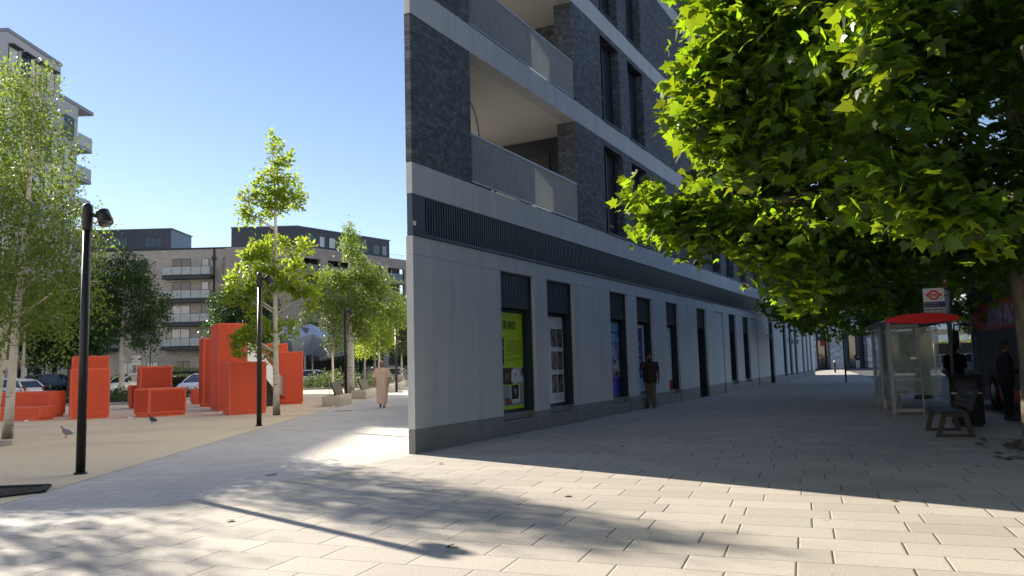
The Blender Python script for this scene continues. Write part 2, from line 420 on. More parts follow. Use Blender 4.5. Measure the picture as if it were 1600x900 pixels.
# headers over everything up to the metal band, split at the opening edges
hx = sorted({0., .74, 2.26, L} | {v for a, b, k in OPN for v in (a, b)} | set(np.linspace(31.6, 53, 12).round(2)))
for c0, c1 in zip(hx[:-1], hx[1:]):
    wall.box(c0+(G_ if c0 > 0 else 0), c1-G_, 0, min(.40, EW+.02+c0*.55), P2+.003, 3.835)
for a, b, k in OPN:
    if k == 'blind':
        mb = MB(); mb.box(a+.001, b-.001, .06, .30, P1, P2); mb.build('blind_panel', M['concrete'], wb); mb = MB(); mb.box(a+.001, b-.001, .064, .30, -.05, P1-.004); mb.build('plinth', M['plinth'], wb)
o_wall = wall.build('concrete_wall', M['concrete'], wb, bevel=.006)
# knife end: the narrow face towards the camera is part of the wall pieces (x = 0)
core = MB()
def wedge_poly(x0, x1, inset): return [(x0, inset), (x1, inset), (x1, back(x1)-inset), (x0, max(inset+.01, back(x0)-inset))]
core.prism(wedge_poly(2.4, L, .41), .0, 4.58)
core.prism(wedge_poly(9.2, L, .41), 4.58, B0+SH*NF)
core.build('inner_core', M['black'], wb)  # unseen black fill added to keep light from leaking through the building
# steps and plinth blocks below the openings
for a, b, k in OPN:
    if k in ('shop', 'win'):
        mb = MB(); mb.box(a+.004, b-.004, .03, REC+.04, -.05, .24); mb.box(a+.004, b-.004, .015, REC+.04, .243, .30)
        mb.box(a+.03, b-.03, .20, REC+.04, .303, .44 if k == 'shop' else .46)
        mb.build('step', M['plinth'], wb, bevel=.006)
def text(body, size, parent, loc, mat, rot=(R(90), 0, 0), sx=1., align='LEFT', name='lettering', ext=.0015):
    cu = bpy.data.curves.new('lettering', 'FONT'); cu.body = body; cu.size = size; cu.align_x = align; cu.extrude = ext; cu.offset = size*.012
    ob = bpy.data.objects.new('tmp', cu); col.objects.link(ob)
    me = bpy.data.meshes.new_from_object(ob.evaluated_get(bpy.context.evaluated_depsgraph_get()))
    bpy.data.objects.remove(ob); me.materials.clear(); me.materials.append(mat)
    o = bpy.data.objects.new(name, me); link(o, parent); o.location = loc; o.rotation_euler = rot; o.scale = (sx, 1, 1); return o
def flat(name, c, rough=.5): return m_plain(name, c, rough, 0, .1, 4.)
M['p_green'] = flat('lime_vinyl', (.42, .62, .01)); M['p_white'] = flat('white_vinyl', (.62, .64, .66)); M['p_black'] = flat('black_print', (.012, .012, .014))
M['p_blue'] = flat('blue_vinyl', (.03, .13, .42)); M['p_sky'] = flat('pale_blue_vinyl', (.16, .38, .62)); M['p_violet'] = flat('violet_vinyl', (.05, .02, .36))
M['p_navy'] = flat('navy_vinyl', (.02, .03, .16)); M['p_red'] = flat('red_vinyl', (.40, .02, .02)); M['p_skin'] = flat('brown_print', (.16, .08, .05)); M['p_grey'] = flat('grey_print', (.28, .30, .31))
def photo_mat(name, seed, ca, cb):
    t = NT(name); v = t.n('ShaderNodeMapping', {'Vector': t.coord(), 'Location': (seed, seed*2, 0)}).outputs[0]
    f = t.ramp(t.noise(5.5, v, 5, .6), [(.42, 0), (.62, 1)])
    t.bsdf(t.mix(f, ca, cb), .4); return t.m
M['ph1'] = photo_mat('photo_dark_figure', 1.3, (.01, .01, .012), (.22, .20, .17))
M['ph2'] = photo_mat('photo_blue_faces', 4.1, (.03, .10, .25), (.45, .55, .68))
M['ph3'] = photo_mat('photo_black_white', 7.7, (.012, .012, .02), (.55, .55, .58))
shopi = 0
for a, b, k in OPN:
    if k == 'blind': continue
    w_ = thing('shop_window' if k == 'shop' else ('entrance_door' if k == 'door' else 'ground_floor_window'), None, None); w_.parent = wb
    zb = .0 if k == 'door' else (.44 if k == 'shop' else .46)
    fr = MB(); d0, d1 = REC-.05, REC+.03
    fr.box(b-.022, b-.002, .085, REC+.04, zb, P2-.01); fr.box(a+.002, a+.022, .085, REC+.04, zb, P2-.01)   # metal reveal linings
    fr.box(a+.024, a+.075, d0, d1, zb, P2-.02); fr.box(b-.075, b-.024, d0, d1, zb, P2-.02)
    fr.box(a+.077, b-.077, d0, d1, zb, zb+.06); fr.box(a+.077, b-.077, d0, d1, 2.66, 2.73)
    if k == 'door': fr.box((a+b)/2-.04, (a+b)/2+.04, d0, d1, zb+.062, 2.658)
    fr.build('frame', M['frame'], w_, bevel=.004)
    hp = MB(); hp.box(a+.024, b-.024, .13, .2, 2.74, P2-.006)
    for q in range(12): 
        xx = a+.06+(b-a-.12)*q/11; hp.box(xx-.006, xx+.006, .118, .13, 2.76, P2-.02)
    hp.build('head_panel', M['louvre'], w_)
    g = MB(); g.box(a+.076, b-.076, REC-.02, REC, zb+.061, 2.659); g.build('pane', M['pane'], w_)
    if k == 'shop':
        yf = REC-.024; pm = MB(); mats = [M['p_green'], M['p_white'], M['p_black'], M['p_blue'], M['p_sky'], M['p_violet'], M['p_navy'], M['p_red'], M['p_skin'], M['p_grey'], M['ph1'], M['ph2'], M['ph3']]
        x0, x1, z0, z1 = a+.09, b-.085, zb+.07, 2.65
        def rect(mi, u0, v0, u1, v1, lay=0):   # fractions of the sheet, v from the bottom
            pm.m = mi; xa, xb = x0+(x1-x0)*u0, x0+(x1-x0)*u1; za, zb_ = z0+(z1-z0)*v0, z0+(z1-z0)*v1
            y = yf-.0012*lay; pm.quad((xa, y, za), (xb, y, za), (xb, y, zb_), (xa, y, zb_))
        def shape(mi, pts, lay):
            pm.m = mi; y = yf-.0012*lay; pm.poly([(x0+(x1-x0)*u, y, z0+(z1-z0)*v) for u, v in pts])
        if shopi == 0:
            rect(0, 0, .0, 1, 1, 0)
            for q in range(9): rect(2, .44, .705-.019*q, (.96, .93, .97, .95, .96, .9, .96, .94, .62)[q], .710-.019*q, 1)
            for q in range(2): rect(2, .44, .515-.019*q, (.96, .70)[q], .520-.019*q, 1)
            rect(2, .0, .46, .375, .74, 1); rect(1, .0, .63, .36, .64, 2)
            rect(12, .0, .255, 1, .425, 1); rect(2, .0, .255, .62, .425, 2)
            shape(1, [(.60, .40), (.78, .418), (.90, .36), (.99, .275), (.70, .262), (.58, .29)], 3); rect(2, .71, .345, .76, .365, 4); shape(8, [(.38, .30), (.50, .30), (.54, .36), (.46, .39), (.40, .36)], 3)
            rect(9, .0, .035, .985, .245, 1); rect(1, .54, .06, .86, .245, 2); rect(2, .58, .10, .82, .245, 3); shape(9, [(.66, .19), (.72, .13), (.75, .19), (.71, .22)], 4); shape(8, [(.38, .045), (.60, .045), (.58, .10), (.46, .125), (.38, .12)], 3)
        elif shopi == 1:
            rect(1, 0, 0, 1, 1)
            for rr_ in range(3):
                for cc_ in range(2):
                    u = .50+.25*cc_; v = .655-.265*rr_; rect(2, u-.012, v-.006, u+.212, v+.206, 1); rect(10, u, v, u+.20, v+.20, 2)
                rect(9, .52, .625-.265*rr_, .68, .632-.265*rr_, 1); rect(9, .77, .625-.265*rr_, .93, .632-.265*rr_, 1)
            for q in range(4): rect(9, .60, .075-.012*q, .92, .079-.012*q, 1)
        elif shopi == 2:
            rect(4, 0, .73, 1, 1); rect(3, 0, .80, 1, .88, 1); rect(11, 0, .48, 1, .73); rect(12, 0, .26, 1, .48); rect(9, 0, .25, 1, .26, 1); rect(5, 0, .0, 1, .25); rect(3, .0, 0, 1, .02, 1)
            for q in range(2): rect(1, .5, .83-.02*q, .9, .84-.02*q, 2)
        elif shopi == 3:
            rect(1, 0, 0, 1, 1); rect(6, .0, .19, .86, .95, 1)
            for q in range(3): rect(9, .52, .70-.16*q, .76, .73-.16*q, 2); rect(3, .48, .60-.16*q, .80, .64-.16*q, 2)
            rect(4, .0, .03, .86, .185, 1)
        else:
            rect(1, 0, .12, 1, 1)
            for q in range(14): rect(9, .55, .86-.045*q, (.86, .8, .84, .7)[q % 4], .868-.045*q, 1)
            rect(3, .55, .86, .66, .93, 1); rect(7, .0, 0, 1, .12)
        poster = pm.build('window_poster', mats, w_)
        poster['label'] = ['lime green poster of text over two photographs', 'white poster with six dark portrait pictures', 'blue poster with a black and white photograph', 'navy poster with pale lettering panels', 'white text poster with a red foot'][shopi]
        if shopi == 0:
            text('OR HANDS', .27, w_, (x0+.48*(x1-x0)-.20, yf-.004, 2.28), M['p_black'], sx=.44)
        shopi += 1
    if k == 'door':
        hd = MB(); hd.tube([((a+b)/2+.1, d0-.05, .8), ((a+b)/2+.1, d0-.05, 1.5)], .014); hd.build('door_handle', M['steel'], w_)
# ribbed metal band with a cap flashing
lv = MB(); lv.box(.42, L, .06, .30, 3.90, 4.59); lv.box(.002, .40, .004, .12, 3.90, 4.596)
n = int((L-.46)/.085)
for q in range(n):
    xx = .46+q*.085; lv.box(xx, xx+.034, .012, .06, 3.91, 4.58)
lv.build('metal_band', M['louvre'], wb)
fl = MB(); fl.box(-.02, L+.01, -.03, .11, 3.838, 3.898); fl.box(.6, L+.01, .112, .36, 3.838, 3.898); fl.build('flashing', M['louvre'], wb, bevel=.004)
# concrete bands on both long faces, one per storey
for f in range(NF+1):
    zt = B0+SH*f; z0_ = zt-BT; bd = MB()
    xs = [0., 2.08] + list(np.arange(3.9, L, 2.4)) + [L]
    for c0, c1 in zip(xs[:-1], xs[1:]):
        bd.box(c0+(.004 if c0 else 0), c1-.004, 0, min(.36, back(c0)), z0_, zt)
    bd.build('concrete_band', M['band'], wb, bevel=.005)
    sl = MB(); sl.prism([(.7, .362), (9.3, .362), (9.3, back(9.3)-.02), (.7, back(.7)-.02)], z0_+.02, zt-.02); sl.build('balcony_slab', M['soffit'], wb)
# brick storeys
BAL0, BAL1 = 2.08, 7.55
UPW = [(9.54,11.12),(11.92,13.40),(19.0,20.35),(21.9,23.4),(24.5,26.0),(27.4,28.7),(30.6,32.0),(34.0,35.4),(37.2,38.6),(40.4,41.8),(43.6,45.0),(46.8,48.2),(50.0,51.4)]
for f in range(NF):
    z0_, z1_ = B0+SH*f+.002, B0+SH*(f+1)-BT-.002; bk = MB()
    zh = z1_-.16
    bk.prism([(0, .002), (BAL0, .002), (BAL0, min(.42, back(BAL0))), (.65, .42), (0, EW)], z0_, z1_)
    bk.build('brick_wall', M['dark_brick'], wb); bk = MB()
    bk.prism([(BAL1, .002), (UPW[0][0], .002), (UPW[0][0], .56), (BAL1, .56)], z0_, z1_)
    xx = UPW[0][0]
    for i, (a, b) in enumerate(UPW):
        nx = UPW[i+1][0] if i+1 < len(UPW) else L
        bk.box(b, nx, .002, .42, z0_, z1_); bk.box(a, b, .002, .42, zh, z1_)
    bk.build('brick_wall', M['dark_brick'], wb)
    # left face: brick end, then unseen walls made pale to bounce sunlight
    bl = MB(Matrix.Translation((0, EW, 0)) @ Matrix.Rotation(R(WEDGE), 4, 'Z'))
    bl.box(.75, 2.0, -.34, -.001, z0_, z1_); bl.build('brick_wall', M['dark_brick'], wb); bl = MB(bl.T); bl.box(2.003, 6.5, -.34, -.003, z0_, z1_); bl.build('rendered_wall', M['render'], wb); bl = MB(bl.T); bl.box(8.2, 60., -.34, -.003, z0_, z1_)
    bl.build('rendered_wall', M['render'], wb)
    if f < 5:
        for i, (a, b) in enumerate(UPW):
            if f > 3 and i > 4: continue
            w_ = thing('window', None, None); w_.parent = wb
            fr = MB(); y0, y1 = .26, .33; mx = a+(b-a)*.52
            for (u0, u1, v0, v1) in [(a+.003, a+.06, z0_+.05, zh-.003), (b-.06, b-.003, z0_+.05, zh-.003), (mx-.03, mx+.03, z0_+.05, zh-.003),
                                     (a+.062, mx-.032, z0_+.05, z0_+.11), (a+.062, mx-.032, zh-.07, zh-.003), (a+.062, mx-.032, z0_+.90, z0_+.97)]:
                fr.box(u0, u1, y0, y1, v0, v1)
            fr.box(mx+.032, b-.062, .29, .33, z0_+.05, zh-.003)
            for q in range(5): fr.box(mx+.08+q*.1, mx+.10+q*.1, .278, .29, z0_+.06, zh-.02)
            fr.build('frame', M['frame'], w_)
            g = MB(); g.box(a+.062, mx-.032, .30, .32, z0_+.11, zh-.07); g.build('pane', M['pane_blind'] if random.random() < .5 else M['pane'], w_)
            s_ = MB(); s_.box(a+.004, b-.004, -.045, .255, z0_+.003, z0_+.045); s_.build('sill', M['frame'], w_)
    # balcony: back wall, glazed door, balustrade
    bw = MB(); ye = back(8.6)-.36; bw.box(8.6, 8.8, .562, ye, z0_, z1_); bw.build('balcony_back_wall', M['dark_brick'] if f % 2 else M['frame'], wb)
    dr = MB(); dr.box(8.54, 8.598, 1.3, 3.6, z0_+.05, z0_+2.3); dr.build('balcony_door', M['pane'], wb)
    if f < 4:
        ba = MB(); zt = z0_+1.08
        ba.box(BAL0+.01, BAL1-.005, .015, .075, zt-.045, zt); ba.box(BAL0+.01, BAL1-.005, .025, .065, z0_+.05, z0_+.085)
        nb = 96
        for q in range(nb):
            xx = BAL0+.03+(BAL1-BAL0-.07)*q/(nb-1); ba.box(xx-.006, xx+.006, .022, .068, z0_+.087, zt-.047)
        for q in (0.2, .5, .8): xx = BAL0+(BAL1-BAL0)*q; ba.box(xx-.02, xx+.02, .07, .10, z0_, zt-.05)
        ba.build('balustrade', M['bars'], wb)
rf = MB(); rf.prism([(-.05, -.05), (L, -.05), (L, back(L)), (0, back(0)+.06)], B0+SH*NF+.01, B0+SH*NF+.35); rf.build('roof', M['band'], wb)
# ground floor of the left face and far end wall
lf = MB(Matrix.Translation((0, EW, 0)) @ Matrix.Rotation(R(WEDGE), 4, 'Z')); lf.box(.75, 60., -.34, -.001, P1-.4, 3.835); lf.box(.75, 60., -.34, -.3, 3.84, 4.6); lf.build('concrete_wall', M['concrete'], wb)
ew = MB(); ew.box(L-.3, L-.002, .43, back(L)-.4, 0, B0+SH*NF); ew.build('end_wall', M['dark_brick'], wb)
# small things fixed to the wall
for xx, zz in ((33.6, 2.55), (40.7, 2.45), (42.9, 2.45)):
    cm = MB(); cm.box(xx-.05, xx+.05, -.04, 0, zz+.1, zz+.2); cm.tube([(xx, -.03, zz+.15), (xx, -.28, zz+.15)], .025); cm.box(xx-.12, xx+.16, -.38, -.22, zz-.02, zz+.12); cm.cyl(xx, -.3, zz-.14, zz-.02, .05)
    cm.build('security_camera' if xx < 34 else 'wall_lamp', M['galv'], wb)
nd_ = MB(); nd_.box(.02, .10, -.004, .002, 4.02, 4.10); nd_.build('fixing_plate', M['white'], wb)
# hoop of bent tube on the lowest balcony
hp = MB()
for dy in (0, .35):
    pts = [(2.75+dy*.3+.55*math.cos(t)*1.0, .5+dy, B0+.95+1.15*math.sin(t)) for t in np.linspace(0, math.pi, 14)]
    hp.tube([(pts[0][0], pts[0][1], B0)] + pts + [(pts[-1][0], pts[-1][1], B0)], .017)
hp.tube([(2.75, .5, B0+2.1), (2.86, .85, B0+2.1)], .014)
ho = hp.build('garden_arch', M['galv']); ho.location = WB_C; ho.rotation_euler = (0, 0, R(90-WH)); tag(ho, 'bent metal tube arch standing on the lowest balcony of the brick wedge', 'garden arch')
# ------------------------------------------------------------------ lamp posts
def lamp_post(x, y, label, rz=0., h=4.22):
    t = thing('lamp_post', label, 'lamp post', (x, y, 0), rz, 'black lamp posts along the plaza edge')
    mb = MB(); mb.cyl(0, 0, 0, h-.42, .068, 20, .061); mb.build('pole', M['black'], t)
    mb = MB(); mb.cyl(0, 0, .0, .03, .095, 20); mb.build('base_plate', M['black'], t)
    mb = MB(); mb.tube([(0,0,h-.44),(0,0,h-.42),(0,0,h-.1),(0,0,h-.03),(0,0,h)], [.061,.074,.080,.072,.03], 20); mb.build('lamp_head', M['black'], t)
    mb = MB(); mb.tube([(.06,0,h-.18),(.17,0,h-.22)], .03, 10)
    d = Vector((.42, -.25, -.87)); d.normalize(); c = Vector((.26, 0, h-.22))
    mb.tube([c-d*.11, c-d*.09, c+d*.13, c+d*.135], [.075, .10, .112, .10], 18); s = mb.build('spotlight', M['black'], t)
    mb = MB(); mb.tube([c+d*.136, c+d*.139], [.09, .09], 18); mb.build('lens', M['pane'], s)
    return t
lamp_post(-6.69, 11.98, 'nearest and tallest looking black lamp post with tilted spotlight beside the birch')
lamp_post(-6.96, 21.09, 'black lamp post in front of the red blocks and slide, beside a young birch trunk')
lamp_post(-7.55, 34.6, 'black lamp post rising behind the first slatted concrete bench')
lamp_post(-7.05, 46.2, 'farthest black lamp post, just behind the man in the beige robe')

# ------------------------------------------------------------------ red play blocks
def red_mat(name, c, mesh):
    t = NT(name); v = t.coord()
    f = t.noise(1.6, v, 5); a = t.mix(f, tone(c, .88), tone(c, 1.08))
    a = t.mix(t.ramp(t.noise(1., t.scaled(v, (9, 9, .8)), 4), [(.55, 0), (.8, .3)]), a, tone(c, .6))
    a = t.mix(t.ramp(t.noise(30, v, 4), [(.66, 0), (.75, .5)]), a, (.45, .32, .26))
    nrm = None
    if mesh:
        s = t.n('ShaderNodeSeparateXYZ', {0: v}).outputs
        u = t.math('FRACT', t.math('DIVIDE', t.math('ADD', s[0], s[1]), .045)); w_ = t.math('FRACT', t.math('DIVIDE', s[2], .045))
        d = t.math('SQRT', t.math('ADD', t.math('POWER', t.math('SUBTRACT', u, .5), 2.), t.math('POWER', t.math('SUBTRACT', w_, .5), 2.)))
        hole = t.ramp(d, [(.24, 1), (.30, 0)]); a = t.mix(hole, a, (.09, .012, .008))
    t.bsdf(a, .6, 0, nrm, **{'Specular IOR Level': .25}); return t.m
M['red'] = red_mat('red_painted_steel', (.76, .15, .08), False); M['red_panel'] = red_mat('red_painted_panel', (.70, .100, .048), False); M['red_mesh'] = red_mat('red_perforated_steel', (.66, .09, .042), True)
GR = 'red play blocks on the plaza'
def red_block(fl, fr, h, d, label, panel='plain', z0=.0):
    """fl, fr: front-left and front-right corners on the ground"""
    fl, fr = Vector((*fl, 0)), Vector((*fr, 0)); w_ = (fr-fl).length; rz = math.atan2(fr.y-fl.y, fr.x-fl.x)
    t = thing('play_block', label, 'play block', fl, rz, GR)
    mb = MB(); mb.box(0, w_, 0, d, .10, h); mb.build('body', M['red'], t, bevel=.018)
    mb = MB(); mb.box(.05, w_-.05, .05, d-.05, -.01, .098)
    for q in (0.02, .5, .90): mb.box(w_*q, w_*q+.08*w_, .012, .05, -.01, .098)
    mb.build('base', M['red'], t)
    e = .07 if panel == 'mesh' else .045
    mb = MB(); mb.box(e, w_-e, -.006, -.0005, .10+e, h-e); mb.build('front_panel', M['red_mesh'] if panel == 'mesh' else M['red_panel'], t, bevel=.003)
    mb = MB(); mb.box(-.006, -.0005, e, d-e, .10+e, h-e); mb.build('side_panel', M['red_mesh'] if panel == 'mesh' else M['red_panel'], t, bevel=.003)
    return t
red_block((-15.1,26.3), (-14.1,26.95), 1.72, .55, 'plain upright red block beside the nearest lamp post, with another red block behind its top')
red_block((-16.25,28.4), (-15.25,29.05), 2.2, .7, 'red block showing only its top behind another upright red block by the nearest lamp post')
red_block((-12.55,26.55), (-11.75,27.7), .98, .95, 'small low red mesh block with framed front, a pigeon on the ground before it', 'mesh')
red_block((-15.8,32.6), (-14.74,33.29), 1.80, 1.0, 'tall red mesh block standing right behind the small framed mesh block', 'mesh')
red_block((-16.6,33.4), (-16.22,33.65), 1.0, .8, 'red block mostly hidden, peeping out at the left of a tall red mesh block', 'mesh')
red_block((-14.86,35.8), (-14.44,36.07), .72, .8, 'lowest red block peeping out left of the tallest red tower group')
red_block((-13.3,33.0), (-12.8,33.33), 2.95, .9, 'narrow red tower squeezed behind the left side of the tallest red tower', 'mesh')
red_block((-11.23,29.3), (-10.34,29.88), 3.34, 1.5, 'tallest red tower block with the steel slide on its right')
red_block((-9.78,26.5), (-8.72,27.2), 1.82, 1.15, 'orange red block standing before the tallest red tower')
red_block((-10.45,33.2), (-9.22,33.75), 2.28, 1.1, 'red block at the foot of the steel slide, behind the young tree trunk')
red_block((-11.6,36.2), (-10.76,36.75), 2.75, 1.0, 'red block showing only its top edge behind the slide')
red_block((-21.0,27.0), (-16.05,26.2), .47, .7, 'long low front red block cut by the left picture edge behind the birch trunk')
red_block((-22.0,28.6), (-16.75,27.9), .95, .8, 'long red block behind the long low front one at the left picture edge')
# slide: steel chute with solid side between the tower and the block
sl = thing('slide', 'steel playground slide running down between two red blocks', 'slide', (-10.75, 30.5, 0), math.atan2(3.2, .55))
prof = [(-.2, 2.55), (.3, 2.45), (1., 2.0), (1.9, 1.45), (2.6, 1.1), (3.1, .95)]
mb = MB()
for (x0, z0), (x1, z1) in zip(prof[:-1], prof[1:]):
    mb.add([(x0,-.3,z0-.5),(x1,-.3,z1-.5),(x1,.3,z1-.5),(x0,.3,z0-.5),(x0,-.3,z0-.46),(x1,-.3,z1-.46),(x1,.3,z1-.46),(x0,.3,z0-.46)], [(3,2,1,0),(4,5,6,7),(0,1,5,4),(1,2,6,5),(2,3,7,6),(3,0,4,7)])
mb.build('chute', M['steel'], sl)
for s_ in (-1, 1):
    mb = MB(); mb.yprism(([(x, z-.66) for x, z in prof] + [(x, z+.16) for x, z in prof[::-1]])[::1], s_*.32-.02, s_*.32+.02); mb.build('side_panel', M['steel'], sl)
mb = MB(); mb.yprism([(.9,0),(2.6,0),(2.6,.35),(1.9,.75),(.9,1.25)], -.2, .2); mb.build('support', M['rubber'], sl)

# ------------------------------------------------------------------ concrete benches with slatted timber backs
def planter_bench(x, y, ln, label):
    t = thing('concrete_bench', label, 'bench', (x, y, 0), R(1.5), 'concrete benches with slatted timber backs')
    mb = MB(); mb.box(-.72, 0, 0, ln, 0, .42); mb.build('seat_block', M['cream_conc'], t, bevel=.025)
    mb = MB(); mb.box(-.70, -.02, .05, ln-.05, -.02, .03); 
    bk = MB(); n_ = 5; l2 = ln*.62; y0 = .35
    for q in range(n_):
        a = y0+l2*q/n_; bk.add([(-.26,a,.44),(-.22,a,.44),(-.22,a+l2/n_-.06,.44),(-.26,a+l2/n_-.06,.44),(-.44,a,.93),(-.40,a,.93),(-.40,a+l2/n_-.06,.93),(-.44,a+l2/n_-.06,.93)], [(3,2,1,0),(4,5,6,7),(0,1,5,4),(1,2,6,5),(2,3,7,6),(3,0,4,7)])
    bk.build('backrest', M['timber'], t)
    bf = MB()
    for zz, xx in ((.46, -.265), (.90, -.425)): bf.box(xx-.045, xx-.005, y0-.06, y0+l2, zz, zz+.05)
    for q in range(3): a = y0+.02+l2*.46*q; bf.tube([(-.27, a, .42), (-.455, a, .95)], .022, 6)
    bf.build('back_frame', M['black'], t)
    sp = MB(); sp.tube([(-.6, .9, .42), (-.62, .9, 1.0)], .012, 6); sp.build('armrest', M['steel'], t)
    return t
for (x, y, ln), lb in zip([(-6.9,30.6,2.6),(-7.15,37.2,3.6),(-7.45,45.6,3.2),(-7.5,50.6,3.4),(-7.8,57.4,3.2)],
    ['nearest concrete bench with slatted timber back, in front of the third lamp post', 'second concrete bench from the front, beside a stout tree trunk', 'concrete bench half hidden behind the man in the beige robe', 'concrete bench just right of the man in the beige robe', 'farthest concrete bench, cut by the knife edge of the brick wedge']):
    planter_bench(x, y, ln, lb)

# ------------------------------------------------------------------ pigeons
M['pig_grey'] = m_plain('pigeon_grey', (.16, .17, .19), .7, 0, .3, 30.); M['pig_dark'] = m_plain('pigeon_dark', (.05, .055, .065), .7, 0, .3, 30.)
def pigeon(x, y, rz, label, mats, white=False):
    t = thing('pigeon', label, 'pigeon', (x, y, 0), rz, 'pigeons on the plaza')
    b = MB(); b.smooth = True
    rings = []
    for (cx, cz, ry, rz_) in [(-.17,.095,.012,.008),(-.12,.105,.035,.02),(-.06,.125,.058,.05),(0,.145,.066,.066),(.05,.168,.058,.06),(.085,.20,.036,.042),(.10,.235,.026,.030),(.112,.262,.029,.030),(.135,.268,.020,.020),(.15,.265,.008,.008)]:
        rings.append([(cx, ry*math.cos(a), cz+rz_*math.sin(a)) for a in np.linspace(0, 2*math.pi, 12, endpoint=False)])
    b.loft(rings); b.build('body', mats[0], t)
    for s_ in (-1, 1):
        wmb = MB(); wmb.smooth = True
        wmb.loft([[(cx, s_*(yy+.006*math.cos(a)), cz+hh*math.sin(a)) for a in np.linspace(0, 2*math.pi, 8, endpoint=False)] for cx, yy, cz, hh in [(.06,.05,.16,.03),(.0,.066,.15,.05),(-.08,.05,.13,.035),(-.17,.02,.10,.01)]]); wmb.build('wing', mats[1], t)
        l = MB(); l.tube([(.01, s_*.025, .09), (.0, s_*.027, .045), (.01, s_*.028, .005)], .006, 6)
        for dx, dy in ((.03,0),(.025,.015),(.025,-.015)): l.tube([(.01, s_*.028, .006), (.01+dx, s_*.028+dy, .004)], .004, 5)
        l.build('leg', M['p_red'], t)
        e = MB(); e.ball((.128, s_*.022, .272), .006, 8); e.build('eye', M['p_red'], t)
    bk_ = MB(); bk_.tube([(.148,0,.264),(.172,0,.256)], [.007,.002], 6); bk_.build('beak', M['pig_dark'], t)
    return t
pigeon(-10.93, 18.9, R(175), 'grey pigeon walking left on the plaza between birch and nearest lamp post', (M['pig_grey'], M['pig_grey']))
pigeon(-10.75, 23.0, R(160), 'dark pigeon with pale belly in front of the small red mesh block', (M['pig_dark'], M['pig_dark']))

# ------------------------------------------------------------------ tree pits and planting beds
def pit(pts, label, rim, name='tree_pit'):
    t = thing(name, label, 'tree pit', (pts[0][0], pts[0][1], 0))
    o = Vector((pts[0][0], pts[0][1])); q = [(x-o.x, y-o.y) for x, y in pts]
    mb = MB(); n_ = 10
    mb.prism(q, -.02, .012); mb.build('soil', M['soil'], t)
    cl = MB()
    for k in range(160):
        a = rng.random(3); a = a/a.sum(); i = rng.integers(1, len(q)-1); tri = (q[0], q[i], q[i+1])
        cx = sum(a[j]*tri[j][0] for j in range(3)); cy = sum(a[j]*tri[j][1] for j in range(3)); s_ = .01+.022*rng.random()
        cl.ball((cx, cy, .012), s_, 5, (1, 1, .6))
    cl.build('clods', M['soil'], t)['kind'] = 'stuff'
    rm = MB()
    for a, b in zip(q, q[1:]+q[:1]):
        d = Vector((b[0]-a[0], b[1]-a[1])); d.normalize(); nn = Vector((-d.y, d.x))*.05
        rm.prism([(a[0]-nn.x, a[1]-nn.y), (b[0]-nn.x, b[1]-nn.y), (b[0]+nn.x, b[1]+nn.y), (a[0]+nn.x, a[1]+nn.y)], -.02, rim)
    rm.build('edging', M['rubber'] if rim < .05 else M['kerb'], t)
    return t
pit([(-8.2,8.2), (-6.2,10.2), (-6.45,10.75), (-8.4,10.6)], 'dark soil pit with torn black edging on the left edge of the side path', .035)
pit([(-14.5,15.6), (-11.2,15.6), (-11.25,17.3), (-14.5,17.3)], 'kerbed soil pit at the left picture edge in front of the birch', .10)

# leaf masses -----------------------------------------------------------------
def leaf_template(kind):
    if kind == 'maple':     # five pointed lobes round a stalk, gently folded along the midrib
        pts = [(0,0),(.16,-.10),(.45,.0),(.33,.16),(.55,.44),(.30,.43),(.22,.56),(.0,.98)]
        full = pts + [(-x, y) for x, y in pts[-2:0:-1]]
        v = [(0, .30, 0)] + [(x, y, -.35*abs(x)*abs(x)-.10*max(0, y-.5)) for x, y in full]
        n_ = len(full); f = [(0, 1+i, 1+(i+1) % n_) for i in range(n_)]
        return np.array(v), f
    if kind == 'birch':
        v = [(0,0,0),(.34,.38,-.05),(0,1,0),(-.34,.38,-.05)]; return np.array(v, float), [(0,1,2,3)]
    v = [(0,0,0),(.26,.3,-.05),(.2,.7,-.04),(0,1,0),(-.2,.7,-.04),(-.26,.3,-.05)]; return np.array(v, float), [(0,1,2,3),(0,3,4,5)]
